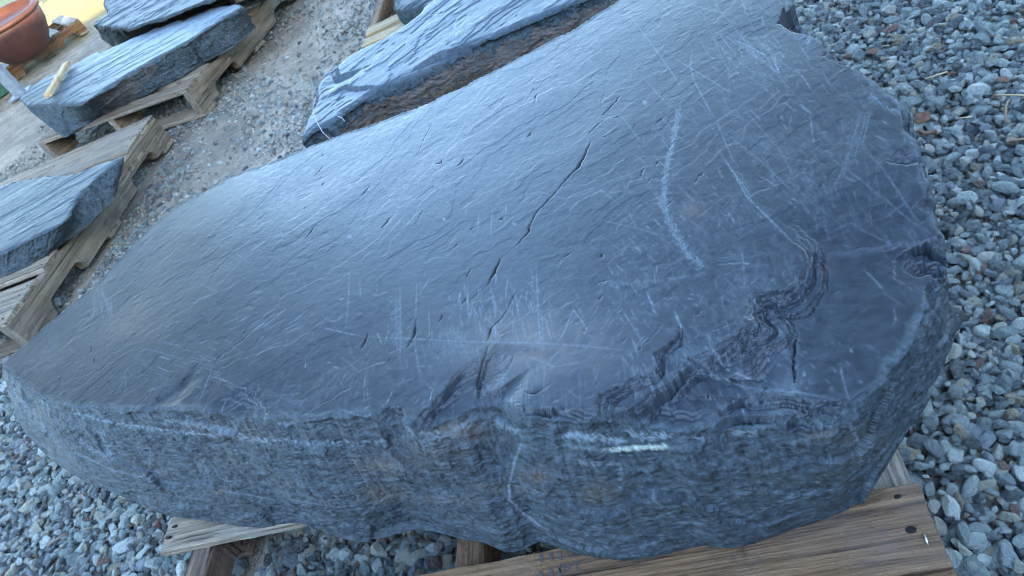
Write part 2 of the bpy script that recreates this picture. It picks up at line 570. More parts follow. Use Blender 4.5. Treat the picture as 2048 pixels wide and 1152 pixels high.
def build_shade_shed():
    root = empty('shade_shed', (-NSH * BD)[:])
    root.rotation_euler = (0, 0, math.atan2(tdir.y, tdir.x))
    tag(root, 'unseen clad wall and roof added behind the viewer for shade', 'shade_shed')

    def box(name, x0, x1, y0, y1, z0, z1, mat):
        v = [(x, y, z) for z in (z0, z1) for y in (y0, y1) for x in (x0, x1)]
        f = [(0, 2, 3, 1), (4, 5, 7, 6), (0, 1, 5, 4), (2, 6, 7, 3), (0, 4, 6, 2), (1, 3, 7, 5)]
        return mesh_obj(name, v, f, mat, root, False)
    # local +y is away from the yard
    s = 1 if (Matrix.Rotation(root.rotation_euler.z, 3, 'Z') @ Vector((0, 1, 0))).dot(NSH) < 0 else -1
    ya, yb = sorted((0, s * 5.0))
    box('wall', -16, 16, ya, yb, -0.1, hb - 0.25, M_WALL)
    ya, yb = sorted((-s * 0.0, s * 5.2))
    box('roof', -16.2, 16.2, ya, yb, hb - 0.25, hb, M_WOOD_DARK)
    for k in range(9):
        x = -14 + k * 3.5
        ya, yb = sorted((-s * 0.03, -s * 0.001))
        box('batten', x - 0.05, x + 0.05, ya, yb, 0, hb - 0.26, M_WALL)


build_shade_shed()




# unseen trees added so the polished slate mirrors darker on both sides
def build_tree(label, x, y, h, rad, seed):
    r = np.random.default_rng(seed)
    root = empty('added_tree', (x, y, 0))
    tag(root, label, 'tree', 'trees added for the reflection')
    v, f = [], []

    def tube(pts, radii, n=9):
        b0 = len(v)
        for p, q in zip(pts, radii):
            for k in range(n):
                a = 2 * math.pi * k / n
                v.append((p[0] + q * math.cos(a), p[1] + q * math.sin(a), p[2]))
        for i in range(len(pts) - 1):
            for k in range(n):
                f.append((b0 + i * n + k, b0 + i * n + (k + 1) % n, b0 + (i + 1) * n + (k + 1) % n, b0 + (i + 1) * n + k))
    tube([(0.06 * math.sin(i), 0.05 * math.cos(i * 1.3), -.1 + h * .9 * i / 8) for i in range(9)], [.20 * (1 - i / 9.5) + .02 for i in range(9)])
    cl = []
    for k in range(26):
        z = h * r.uniform(.22, .97); an = r.uniform(0, 6.28)
        q = rad * math.sqrt(max(.05, 1 - ((z / h - .5) / .52)**2)) * r.uniform(.35, .9)
        e = (q * math.cos(an), q * math.sin(an), z)
        cl.append(e)
        tube([(0, 0, z * .72), (e[0] * .5, e[1] * .5, z * .9), e], [.06, .035, .012], 5)
    mesh_obj('trunk', v, f, M_BARK, root)
    n = 9500
    c = np.array(cl)[r.integers(0, len(cl), n)] + r.normal(0, rad * .2, (n, 3))
    d = r.normal(size=(n, 3)); d /= np.linalg.norm(d, axis=1)[:, None]
    e = np.cross(d, r.normal(size=(n, 3))); e /= np.linalg.norm(e, axis=1)[:, None]
    L = r.uniform(.14, .28, (n, 1))
    vv = np.stack([c - d * L, c + e * L * .55, c + d * L, c - e * L * .55], 1).reshape(-1, 3)
    tag(mesh_obj('crown', vv, np.arange(4 * n).reshape(-1, 4), M_FOLIAGE, root, False), kind='stuff')


M_BARK = plain('bark', (0.10, 0.075, 0.055), 0.9, 0, .4, 12)
M_FOLIAGE = plain('foliage', (0.026, 0.045, 0.022), 0.6, 0, .4, 1.5)
build_tree('tall unseen tree added to darken the slab reflection on the right', 2.5, 4.7, 12.0, 3.3, 1)
build_tree('unseen tree added to darken the slab reflection on the left', -5.7, 3.75, 8.0, 2.6, 3)

# ------------------------------------------------------------------ rocks
def resample(T, B, step_fn):
    """closed rings T (n,3) and B (n,3) -> dense rings"""
    n = len(T)
    To, Bo = [], []
    # Catmull-Rom through the traced corners, tension keeps them fairly sharp
    for i in range(n):
        p0, p1, p2, p3 = T[i - 1], T[i], T[(i + 1) % n], T[(i + 2) % n]
        q0, q1, q2, q3 = B[i - 1], B[i], B[(i + 1) % n], B[(i + 2) % n]
        L = np.linalg.norm(p2[:2] - p1[:2])
        k = max(1, int(round(L / step_fn((p1 + p2) / 2))))
        t = (np.arange(k) / k)[:, None]
        a = 0.33
        h1, h2, h3, h4 = 2 * t**3 - 3 * t**2 + 1, t**3 - 2 * t**2 + t, -2 * t**3 + 3 * t**2, t**3 - t**2
        To.append(h1 * p1 + h2 * a * (p2 - p0) + h3 * p2 + h4 * a * (p3 - p1))
        Bo.append(h1 * q1 + h2 * a * (q2 - q0) + h3 * q2 + h4 * a * (q3 - q1))
    return np.concatenate(To), np.concatenate(Bo)


def ring_normals(R):
    d = np.roll(R, -1, 0) - np.roll(R, 1, 0)
    n = np.stack([d[:, 1], -d[:, 0]], -1)
    n /= np.linalg.norm(n, axis=1)[:, None] + 1e-9
    area = np.sum(R[:, 0] * np.roll(R[:, 1], -1) - np.roll(R[:, 0], -1) * R[:, 1])
    return n if area > 0 else -n


def scan_inside(xs, ys, poly):
    a, b = poly, np.roll(poly, -1, 0)
    m = np.zeros((len(ys), len(xs)), bool)
    for j, y in enumerate(ys):
        c = (a[:, 1] > y) != (b[:, 1] > y)
        if not c.any(): continue
        xx = np.sort(a[c, 0] + (y - a[c, 1]) / (b[c, 1] - a[c, 1]) * (b[c, 0] - a[c, 0]))
        m[j] = (np.searchsorted(xx, xs) % 2) == 1
    return m


def build_rock(name, T, B, mat, res, step_fn, rows, top_fn, ztop, edge=0.006, rough=0.003, seed=1,
               top_attr=None, wall_attr=None, bulge=None, wamp=(0.008, 0.003)):
    T, B = resample(np.asarray(T, float), np.asarray(B, float), step_fn)
    nrm = ring_normals(T[:, :2])
    sl = np.concatenate([[0], np.cumsum(np.linalg.norm(np.diff(T[:, :2], axis=0), axis=1))])
    wob = rough * fbm(T[:, 0] * 22, T[:, 1] * 22, 4, seed) * 1.6 + rough * 0.6 * fbm(T[:, 0] * 120, T[:, 1] * 120, 3, seed + 5)
    ring = T[:, :2] + nrm * wob[:, None]
    lo, hi = ring.min(0) - 2 * res, ring.max(0) + 2 * res
    xs = np.arange(lo[0], hi[0] + res, res); ys = np.arange(lo[1], hi[1] + res, res)
    ins = scan_inside(xs, ys, ring)
    dil = np.zeros_like(ins)
    for dy in (-1, 0, 1):
        for dx in (-1, 0, 1):
            dil |= np.roll(np.roll(ins, dy, 0), dx, 1)
    rim = dil & ~ins
    X, Y = np.meshgrid(xs, ys)
    ry, rx = np.nonzero(rim)
    for k in range(0, len(ry), 2000):
        sx, sy = X[ry[k:k+2000], rx[k:k+2000]], Y[ry[k:k+2000], rx[k:k+2000]]
        j = np.argmin((sx[:, None] - ring[None, :, 0])**2 + (sy[:, None] - ring[None, :, 1])**2, 1)
        X[ry[k:k+2000], rx[k:k+2000]] = ring[j, 0]; Y[ry[k:k+2000], rx[k:k+2000]] = ring[j, 1]
    # distance to the rim on a coarse grid
    st = 4
    cx, cy = xs[::st], ys[::st]
    CX, CY = np.meshgrid(cx, cy)
    rs = ring[::2]
    cd = np.empty(CX.size)
    fx, fy = CX.ravel(), CY.ravel()
    for k in range(0, len(fx), 4000):
        cd[k:k+4000] = np.sqrt(np.min((fx[k:k+4000, None] - rs[None, :, 0])**2 + (fy[k:k+4000, None] - rs[None, :, 1])**2, 1))
    cd = cd.reshape(CX.shape)

    def edist(x, y):
        gx = np.clip((x - cx[0]) / (st * res), 0, len(cx) - 1.001); gy = np.clip((y - cy[0]) / (st * res), 0, len(cy) - 1.001)
        i, j = gx.astype(int), gy.astype(int)
        a, b = gx - i, gy - j
        return (cd[j, i] * (1 - a) + cd[j, i + 1] * a) * (1 - b) + (cd[j + 1, i] * (1 - a) + cd[j + 1, i + 1] * a) * b

    def height(x, y, e):
        er = edge * (1.0 + 1.3 * np.clip(fbm(x * 9, y * 9, 3, seed + 9) + 0.1, -0.6, 1))
        k = np.clip(1 - e / (er * 2.2), 0, 1)
        return top_fn(x, y) - er * k * k

    keep = dil
    vid = np.full(X.shape, -1, np.int64)
    vid[keep] = np.arange(keep.sum())
    vx, vy = X[keep], Y[keep]
    e = edist(vx, vy)
    e[rim[keep]] = 0
    vz = height(vx, vy, e)
    q = np.stack([vid[:-1, :-1], vid[:-1, 1:], vid[1:, 1:], vid[1:, :-1]], -1).reshape(-1, 4)
    anyin = (ins[:-1, :-1] | ins[:-1, 1:] | ins[1:, 1:] | ins[1:, :-1]).ravel()
    q = q[(q >= 0).all(1) & anyin]
    V = [np.stack([vx, vy, vz], -1)]
    scr_t, stain_sheen_t = top_attr(vx, vy, xs, ys) if top_attr else (np.zeros(len(vx)), np.zeros(len(vx)))
    # side faces
    zt = height(ring[:, 0], ring[:, 1], np.zeros(len(ring)))
    n = len(ring)
    t = np.concatenate([[0.0], np.linspace(0.004, 1, rows)])
    tt = t[:, None]
    Bx, By, Bz = B[:, 0], B[:, 1], B[:, 2] + 0.004 * fbm(sl * 14, sl * 0, 3, seed + 31)
    bul = np.zeros(n) if bulge is None else bulge(T)
    px = ring[:, 0] * (1 - tt) + Bx * tt; py = ring[:, 1] * (1 - tt) + By * tt
    kz = np.ones(41) / 41
    zs = np.convolve(np.concatenate([zt[-20:], zt, zt[:20]]), kz, 'valid')
    pzs = zs * (1 - tt) + Bz * tt
    pz = pzs + (zt - zs) * (1 - tt)**7
    S = np.broadcast_to(sl, px.shape)
    env = np.clip(tt / 0.03, 0, 1) * np.clip((1.02 - tt) / 0.06, 0.35, 1)
    wl = pzs + 0.006 * fbm(S * 9, pzs * 9, 3, seed + 3)
    lay = np.floor(wl / 0.0075)
    layer = perlin(lay * 7.31 + 0.5, S * 5.0, seed + 4) * wamp[1] + perlin(np.floor(wl / 0.022) * 3.7 + 0.4, S * 3.2, seed + 6) * wamp[1] * 1.2
    wS = S + .012 * fbm(S * 18, pzs * 18, 3, seed + 60); wZ = pzs + .006 * fbm(S * 18, pzs * 18, 3, seed + 61)
    coarse = wamp[0] * (fbm(S * 5, pzs * 8, 3, seed + 7) * 1.1 + .75 * facets(wS * 11, wZ * 17, seed + 62, .9) + .15 * facets(wS * 45, wZ * 62 + wS * 5, seed + 63, .7)
                        + .17 * facets(wS * 105, wZ * 170, seed + 64, .9) + .11 * fbm(S * 240, pzs * 300, 2, seed + 14))
    rough_ = layer + coarse
    rough_ = .76 * rough_ + .12 * (np.roll(rough_, 1, 1) + np.roll(rough_, -1, 1))
    out = env * rough_ + 4 * bul[None, :] * tt * (1 - tt)
    px = px + nrm[None, :, 0] * out; py = py + nrm[None, :, 1] * out
    base = len(vx)
    R = len(t)
    wi = base + np.arange(R * n).reshape(R, n)
    wq = np.stack([wi[:-1], wi[1:], np.roll(wi[1:], -1, 1), np.roll(wi[:-1], -1, 1)], -1).reshape(-1, 4)
    V.append(np.stack([px, py, pz], -1).reshape(-1, 3))
    # underside: one more ring drawn in, then a low cap
    ctr = B[:, :2].mean(0)
    mid = np.stack([ctr[0] + (px[-1] - ctr[0]) * 0.85, ctr[1] + (py[-1] - ctr[1]) * 0.85, np.full(n, B[:, 2].min() + 0.001)], -1)
    cen = np.array([[ctr[0], ctr[1], B[:, 2].min() + 0.001]])
    V += [mid, cen]
    mi = base + R * n + np.arange(n)
    cq1 = np.stack([wi[-1], mi, np.roll(mi, -1), np.roll(wi[-1], -1)], -1)
    cq2 = np.stack([mi[0::2], np.full(len(mi[0::2]), base + R * n + n), np.roll(mi, -2)[0::2], np.roll(mi, -1)[0::2]], -1)
    allv = np.concatenate(V)
    Fq = np.concatenate([q, wq, cq1, cq2])
    o = mesh_obj(name, allv, Fq, mat)
    me = o.data
    nz = np.empty(len(me.polygons) * 3, np.float32); me.polygons.foreach_get('normal', nz)
    me.polygons.foreach_set('use_smooth', np.abs(nz.reshape(-1, 3)[:, 2]) > .985)
    wscr, wst, wgr = wall_attr(px.ravel(), py.ravel(), pz.ravel(), S.ravel()) if wall_attr else (np.zeros(px.size),) * 3
    # the broken rim blends from polished top to rough side
    ew = sstep(0.012, 0.002, e + 0.006 * fbm(vx * 30, vy * 30, 3, seed + 12))
    zz = np.zeros(n + 1)
    for nm, arr in (('wall', np.concatenate([ew, np.ones(px.size), zz + 1])), ('scr', np.concatenate([scr_t, wscr, zz])),
                    ('stain_sheen', np.concatenate([stain_sheen_t, wst, zz])), ('green', np.concatenate([np.zeros(len(vx)), wgr, zz]))):
        at = me.attributes.new(nm, 'FLOAT', 'POINT')
        at.data.foreach_set('value', arr.astype(np.float32)[:len(me.vertices)])
    return o


# ---- the big slab in front --------------------------------------------------
ZT = 0.40
PAIRS = [  # top edge pixel + level, bottom edge pixel + level (None: hidden, drawn in under the stone)
    (5, 730, .40, 40, 830, .290), (20, 747, .40, 62, 880, .270), (50, 776, .40, 110, 925, .245), (90, 800, .40, 180, 966, .220),
    (130, 813, .40, 250, 996, .195), (180, 818, .40, 330, 1029, .170), (250, 821, .40, 420, 1044, .155), (340, 822, .40, 520, 1054, .145),
    (430, 826, .40, 600, 1047, .142), (500, 832, .40, 660, 1071, .142), (560, 838, .40, 720, 1084, .142), (620, 838, .40, 775, 1077, .142),
    (700, 835, .40, 830, 1061, .142), (765, 832, .40, 890, 1070, .142), (810, 847, .40, 925, 1078, .142), (850, 845, .40, 965, 1086, .142),
    (900, 828, .40, 1012, 1106, .142), (958, 800, .40, 1050, 1098, .142), (990, 805, .40, 1080, 1085, .142), (1040, 826, .40, 1125, 1098, .142),
    (1100, 835, .40, 1180, 1111, .142), (1172, 842, .398, 1250, 1119, .142), (1205, 852, .375, 1300, 1113, .142), (1300, 858, .372, 1395, 1092, .142),
    (1370, 862, .372, 1455, 1099, .142), (1430, 852, .373, 1510, 1088, .142), (1500, 850, .374, 1570, 1065, .142), (1570, 854, .376, 1630, 1047, .142),
    (1640, 846, .380, 1690, 1026, .142), (1700, 826, .384, 1728, 1003, .142), (1760, 770, .385, 1747, 975, .142), (1800, 728, .386, 1778, 925, .142),
    (1830, 680, .386, 1805, 870, .142), (1850, 640, .386, 1822, 815, .142), (1864, 600, .386, 1836, 750, .142), (1884, 560, .386, 1850, 690, .142)]
for u, v in [(1895, 520), (1891, 480), (1878, 430), (1866, 392), (1856, 358), (1844, 310), (1837, 280), (1829, 246), (1813, 214), (1780, 180), (1740, 150),
             (1684, 116), (1672, 105), (1640, 82), (1607, 52), (1602, 12), (1590, -10), (1540, -45), (1450, -70), (1360, -75), (1290, -40), (1240, -2),
             (1150, 55), (1080, 92), (1010, 130), (930, 170), (850, 205), (760, 240), (650, 280), (600, 300), (560, 318), (480, 345), (430, 370),
             (345, 418), (290, 465), (200, 560), (100, 645), (50, 688)]:
    PAIRS.append((u, v, .395 if u > 1800 else .40, None, None, .17))


def main_rings():
    T, B = [], []
    tops = np.array([P(p[0], p[1], p[2]) for p in PAIRS])
    nr = ring_normals(tops)
    for i, p in enumerate(PAIRS):
        T.append((*tops[i], p[2]))
        if p[3] is not None: B.append((*P(p[3], p[4], p[5]), p[5]))
        else: B.append((*(tops[i] - nr[i] * 0.05), 0.145 if p[0] > 600 else 0.2))
    return np.array(T), np.array(B)


TM, BM = main_rings()


def main_top(x, y):
    # warp the coordinates so that traced lines break raggedly
    wx = x + 0.0045 * fbm(x * 16, y * 16, 3, 40) + 0.002 * fbm(x * 70, y * 70, 2, 42)
    wy = y + 0.0045 * fbm(x * 16, y * 16, 3, 41) + 0.002 * fbm(x * 70, y * 70, 2, 43)
    h = np.full(x.shape, ZT)
    h += 0.006 * fbm(x * 1.7, y * 1.7, 3, 44)
    # cleavage films: tiny terraces following a slanting grain
    ca, sa = math.cos(0.55), math.sin(0.55)
    gx, gy = x * ca + y * sa, -x * sa + y * ca
    n = fbm(gx * 4.0, gy * 7.0, 5, 45)
    for lev, dp in ((-.2, .0002), (.02, .0002), (.22, .00025)):
        h += dp * sstep(lev - 0.012, lev + 0.012, n)
    h += 0.00016 * fbm(gx * 55, gy * 65, 3, 46) + 0.0005 * fbm(x * 10, y * 10, 3, 47)
    a = (wx, wy)
    # the missing top layer at the right front
    h += ledge(*a, [(1450, 330), (1500, 395), (1550, 448), (1588, 482), (1608, 505), (1611, 522), (1606, 548), (1588, 571), (1550, 580), (1520, 588), (1502, 605), (1499, 632), (1508, 650),
                    (1516, 658), (1462, 677), (1403, 702), (1369, 721), (1340, 750), (1320, 770), (1276, 799), (1227, 829), (1185, 846)],
               [0, 0, .0004, .0016, .004, .008, .010, .010, .011, .012, .014, .015, .013, .010, .009, .010, .010, .013, .016, .018, .020, .020], (1600, 740), w=0.0035, far=.011)
    h += ledge(*a, [(1600, 520), (1594, 560), (1560, 573), (1520, 580), (1490, 600), (1488, 640), (1500, 655)], [0, .002, .004, .004, .004, .003, 0], (1560, 620), f0=.01, f1=.05)
    h += ledge(*a, [(1362, 655), (1354, 670), (1330, 684), (1306, 706), (1313, 741), (1281, 755), (1237, 770), (1203, 785), (1191, 809), (1190, 835)],
               [0, .003, .005, .006, .007, .007, .007, .007, .006, .004], (1400, 760), w=0.0025, f0=.05, f1=.13)
    h += ledge(*a, [(1515, 660), (1476, 692), (1432, 721), (1403, 741), (1370, 765), (1330, 800)], [.002, .006, .007, .006, .004, 0], (1500, 760), .385, f0=.03, f1=.10)
    h += ledge(*a, [(1545, 690), (1500, 736), (1481, 743), (1440, 752)], [0, .004, .003, 0], (1520, 760), .385, f0=.02, f1=.06)
    h += ledge(*a, [(1535, 768), (1506, 787), (1471, 792), (1437, 824), (1405, 832)], [0, .005, .006, .005, 0], (1510, 815), .38, f0=.02, f1=.07)
    h += ledge(*a, [(1700, 812), (1642, 812), (1593, 801), (1540, 798), (1481, 794)], [.004, .006, .006, .006, .003], (1600, 835), .38, f0=.03, f1=.08)
    h += ledge(*a, [(1300, 812), (1330, 819), (1384, 827), (1432, 815)], [0, .003, .004, 0], (1380, 845), .376, f0=.02, f1=.06)
    h += ledge(*a, [(1360, 862), (1393, 847), (1432, 842), (1476, 829), (1525, 833), (1560, 838)], [.006, .009, .009, .009, .008, .003], (1450, 858), .374, f0=.02, f1=.05)
    h += ledge(*a, [(1569, 850), (1593, 832), (1628, 821), (1665, 818)], [.006, .009, .009, .005], (1625, 845), .376, f0=.02, f1=.05)
    # left front steps
    h += ledge(*a, [(990, 690), (983, 704), (944, 721), (910, 748), (886, 780), (856, 814), (830, 842)], [0, .003, .006, .009, .010, .011, .012], (930, 800), w=.0028, f0=.02, f1=.11)
    h += ledge(*a, [(964, 797), (929, 819), (895, 833), (855, 852)], [.004, .008, .009, .009], (930, 835), f0=.02, f1=.05)
    h += ledge(*a, [(983, 706), (964, 731), (951, 760), (951, 785)], [.001, .003, .003, .001], (1000, 770), f0=.008, f1=.05)
    h += ledge(*a, [(400, 728), (362, 765), (330, 785), (282, 820)], [0, .003, .0025, .001], (400, 790), f0=.008, f1=.05)
    h += 0 * x if True else ledge(*a, [(1180, 288), (1130, 365), (1070, 435), (1035, 490), (985, 555), (972, 575)], [.0006, .0016, .0014, .0014, .0014, 0], (1130, 480), f0=.004, f1=.045)
    h += 0 * x if True else ledge(*a, [(1170, 300), (1050, 445), (1010, 465), (900, 460), (780, 438)], [0, .0008, .0008, .0006, 0], (1000, 500), w=.004, f0=.006, f1=.05)
    # right rim: scoops and broken edge
    h += ledge(*a, [(1764, 531), (1792, 518), (1806, 500), (1830, 494), (1852, 480), (1868, 492), (1905, 488)], [.0003, .002, .005, .008, .010, .012, .014], (1850, 525), .39, w=.004, f0=.02, f1=.06)
    h += pit(*a, 1850, 535, 45, .014, .385)
    h += ledge(*a, [(1875, 560), (1845, 590), (1862, 612), (1850, 650), (1812, 715), (1800, 735), (1755, 765)], [.004, .006, .008, .010, .012, .010, .003], (1890, 640), .386, w=.004)
    h += ledge(*a, [(1640, 83), (1655, 98), (1650, 110), (1680, 122)], [.012, .02, .02, .012], (1680, 100), w=.004)
    h += ledge(*a, [(1590, -20), (1562, 25), (1556, 44), (1580, 58), (1612, 66)], [.03, .035, .035, .03, .02], (1595, 30), w=.005)
    h += ledge(*a, [(1806, 205), (1810, 234), (1814, 258), (1828, 272), (1836, 305)], [.006, .016, .018, .016, .004], (1836, 250), w=.004)
    h += pit(*a, 1815, 310, 40, .010)
    h += pit(*a, 1862, 395, 30, .010)
    # chips along the front
    h += pit(*a, 772, 838, 32, .024)
    h += pit(*a, 770, 850, 26, .020)
    h += pit(*a, 470, 828, 60, .010, p=1.4)
    h += pit(*a, 1200, 842, 26, .012)
    h += ledge(*a, [(985, 800), (1040, 812), (1110, 818), (1190, 826)], [0, .004, .006, .004], (1090, 835), w=.005)
    # open cracks
    for px, d, w in [([(1181, 288), (1160, 335), (1132, 363)], .007, .0023), ([(1132, 363), (1100, 400), (1070, 433), (1058, 465)], .003, .0014),
                     ([(1060, 450), (1058, 466), (1036, 490)], .005, .0020), ([(1036, 490), (1000, 522)], .002, .0014),
                     ([(1002, 518), (988, 548), (974, 573)], .007, .0023), ([(974, 573), (940, 602)], .003, .002),
                     ([(1241, 195), (1206, 232)], .007, .0028), ([(1206, 243), (1180, 270)], .006, .0026), ([(1032, 585), (1014, 628)], .006, .0028),
                     ([(1014, 628), (984, 658), (976, 682)], .006, .0021), ([(976, 690), (962, 728), (950, 760), (950, 784)], .006, .0026),
                     ([(402, 727), (362, 765)], .005, .0019), ([(362, 765), (330, 785), (285, 818)], .004, .0024),
                     ([(736, 668), (730, 682), (722, 700)], .007, .0028), ([(832, 640), (828, 668), (815, 694)], .006, .0026),
                     ([(1594, 652), (1585, 677), (1581, 716), (1585, 750)], .005, .0015), ([(1290, 340), (1285, 352)], .007, .003),
                     ([(1302, 360), (1298, 366)], .006, .003), ([(870, 372), (838, 398)], .004, .0022), ([(862, 250), (838, 302)], .004, .002),
                     ([(535, 428), (520, 440)], .005, .0026), ([(520, 440), (490, 470)], .0025, .002), ([(1210, 190), (1205, 205)], .004, .0024),
                     ([(1197, 570), (1215, 562)], .006, .0028), ([(845, 425), (832, 450)], .004, .0022), ([(600, 832), (655, 800), (700, 775)], .004, .0024),
                     ([(270, 820), (320, 770)], .0025, .002), ([(775, 690), (790, 755)], .002, .002), ([(1100, 770), (1075, 785), (1050, 785)], .005, .0026),
                     ([(1345, 405), (1330, 415)], .004, .0022), ([(1250, 800), (1210, 800)], .003, .002),
                     ([(1365, 655), (1358, 690), (1325, 702)], .005, .0025), ([(1520, 660), (1380, 715)], .008, .003), ([(1480, 640), (1360, 690)], .003, .002)]:
        h += crack(wx, wy, px, d, w)
    # short nicks scattered along the grain
    r = np.random.default_rng(77)
    for k in range(70):
        u, v = r.uniform(120, 1500), r.uniform(180, 800)
        an = math.radians(r.normal(52, 14)); L = r.uniform(5, 30)
        p = [(u, v), (u + L * .5 * math.cos(an) + r.normal(0, 2), v - L * .5 * math.sin(an)), (u + L * math.cos(an), v - L * math.sin(an))]
        h += crack(wx, wy, p, r.uniform(.001, .003), r.uniform(.0014, .0022))
    # quartz vein stands a hair proud
    return h


def splat(acc, gx, gy, val):
    H_, W_ = acc.shape
    i = np.floor(gx).astype(int); j = np.floor(gy).astype(int)
    a, b = gx - i, gy - j
    ok = (i >= 0) & (j >= 0) & (i < W_ - 1) & (j < H_ - 1)
    i, j, a, b, val = i[ok], j[ok], a[ok], b[ok], val[ok]
    for di, dj, w in ((0, 0, (1 - a) * (1 - b)), (1, 0, a * (1 - b)), (0, 1, (1 - a) * b), (1, 1, a * b)):
        np.maximum.at(acc, (j + dj, i + di), np.clip(val * (w * 1.6), 0, val))


def stroke(acc, xs, ys, pts, inten, z=ZT, rough=0.5, r=None, world=False):
    w = np.array(pts) if world else W(pts, z)
    res = xs[1] - xs[0]
    out = []
    for a, b in zip(w[:-1], w[1:]):
        k = max(2, int(np.linalg.norm(b - a) / (res * 0.45)))
        t = np.linspace(0, 1, k)[:, None]
        out.append(a + (b - a) * t)
    p = np.concatenate(out)
    n = len(p)
    ph = r.uniform(0, 100)
    s = np.arange(n) * 0.12
    mod = np.clip(0.75 + rough * 1.6 * perlin(s + ph, s * 0 + ph, 3), 0, 1.2)
    tap = np.clip(np.minimum(np.arange(n), np.arange(n)[::-1]) / max(3, n * 0.2), 0.2, 1)
    splat(acc, (p[:, 0] - xs[0]) / res, (p[:, 1] - ys[0]) / res, inten * mod * tap)


def main_top_attr(vx, vy, xs, ys):
    acc = np.zeros((len(ys), len(xs)))
    r = np.random.default_rng(21)
    # traced marks
    vein = [(640, 655), (700, 668), (730, 673), (830, 678), (900, 682), (975, 684), (1050, 686), (1150, 692), (1230, 699), (1306, 708)]
    stroke(acc, xs, ys, vein[1:], .42, ZT, .9, r); stroke(acc, xs, ys, vein[:3], .5, ZT, .5, r)
    stroke(acc, xs, ys, [(1310, 710), (1365, 724), (1420, 740), (1480, 757), (1540, 770), (1610, 786), (1690, 803)], .6, .39, .5, r)
    stroke(acc, xs, ys, [(1365, 722), (1420, 738), (1480, 755)], .45, .39, .5, r)
    for px, it in [([(1433, 295), (1470, 350), (1492, 392), (1530, 430), (1566, 465), (1602, 500)], .7), ([(1456, 330), (1490, 375), (1505, 400)], .55),
                   ([(1385, 100), (1380, 128), (1386, 155), (1400, 185), (1430, 238)], .6), ([(1250, 22), (1290, 70), (1330, 125), (1370, 185)], .55),
                   ([(1340, 0), (1400, 14), (1440, 24), (1478, 32)], .6), ([(1430, 235), (1470, 330)], .35), ([(1340, 110), (1450, 178), (1490, 195)], .5),
                   ([(1420, 70), (1460, 112)], .45), ([(1290, 160), (1345, 220)], .4), ([(1435, 255), (1520, 320), (1600, 400)], .3),
                   ([(700, 540), (698, 600), (690, 662)], .36), ([(800, 560), (801, 640), (800, 735)], .4), ([(792, 590), (794, 720)], .3), ([(834, 560), (832, 640), (830, 705)], .34),
                   ([(935, 572), (937, 650)], .5), ([(1073, 530), (1077, 620), (1082, 712)], .5), ([(1084, 620), (1088, 700)], .35), ([(830, 690), (838, 740), (846, 752)], .4),
                   ([(330, 440), (250, 540), (160, 640), (110, 700)], .4), ([(260, 600), (200, 660), (150, 706)], .35), ([(120, 640), (70, 700), (40, 735)], .4),
                   ([(100, 680), (70, 740)], .45), ([(430, 730), (415, 770), (400, 805)], .45), ([(250, 740), (255, 790)], .3), ([(1130, 640), (1148, 622), (1165, 645), (1178, 668)], .55),
                   ([(1150, 615), (1128, 668), (1112, 690)], .5), ([(1092, 640), (1105, 690)], .4), ([(1030, 700), (1110, 735), (1190, 720)], .35), ([(980, 350), (1060, 350), (1170, 330)], .25),
                   ([(1060, 380), (1130, 400), (1200, 380), (1250, 420)], .28), ([(1240, 230), (1275, 275), (1290, 290)], .35), ([(1255, 420), (1275, 460)], .35),
                   ([(1725, 215), (1690, 330), (1655, 400)], .35), ([(1735, 220), (1705, 330)], .3), ([(1742, 215), (1722, 300)], .3), ([(1620, 230), (1628, 290)], .5),
                   ([(1700, 270), (1760, 330), (1850, 450)], .35), ([(1640, 300), (1750, 380), (1880, 470)], .3), ([(720, 560), (722, 600)], .35), ([(1500, 300), (1640, 330)], .3),
                   ([(1480, 210), (1560, 300), (1600, 380)], .3), ([(1790, 480), (1700, 440), (1640, 470)], .25), ([(1786, 600), (1790, 625), (1783, 640)], .35), ([(1820, 632), (1840, 622), (1858, 625)], .45)]:
        stroke(acc, xs, ys, px, it, ZT, .5, r)
    # broad scuffs: bundles of tiny strokes

    def scuff(px, wpx, n, it, L=7):
        px = np.array(px, float)
        seg = np.linalg.norm(np.diff(px, axis=0), axis=1); cs = np.concatenate([[0], np.cumsum(seg)])
        for k in range(n):
            d = r.uniform(0, cs[-1]); i = min(np.searchsorted(cs, d, 'right') - 1, len(seg) - 1)
            c = px[i] + (px[i + 1] - px[i]) * (d - cs[i]) / seg[i] + r.normal(0, wpx, 2)
            an = r.uniform(0, math.pi)
            e = np.array([math.cos(an), math.sin(an)]) * L * r.uniform(.4, 1.3)
            stroke(acc, xs, ys, [c - e / 2, c + e / 2], it * r.uniform(.5, 1.2), ZT, .2, r)
    scuff([(1358, 215), (1350, 260), (1342, 300), (1332, 345), (1326, 398)], 2.6, 420, .72)
    scuff([(1326, 398), (1332, 425), (1348, 462), (1372, 500), (1402, 536)], 4.6, 460, .68)
    scuff([(1205, 569), (1290, 566), (1345, 560), (1410, 545)], 2.6, 160, .42)
    scuff([(1064, 540), (1070, 620), (1080, 700)], 6, 120, .35)
    scuff([(790, 600), (795, 690)], 7, 110, .32)
    scuff([(1640, 305), (1600, 350), (1650, 380)], 12, 120, .3)
    scuff([(1720, 220), (1690, 340)], 9, 140, .32)
    scuff([(930, 660), (880, 710), (960, 690)], 12, 110, .3)
    scuff([(110, 690), (60, 740)], 8, 90, .35)
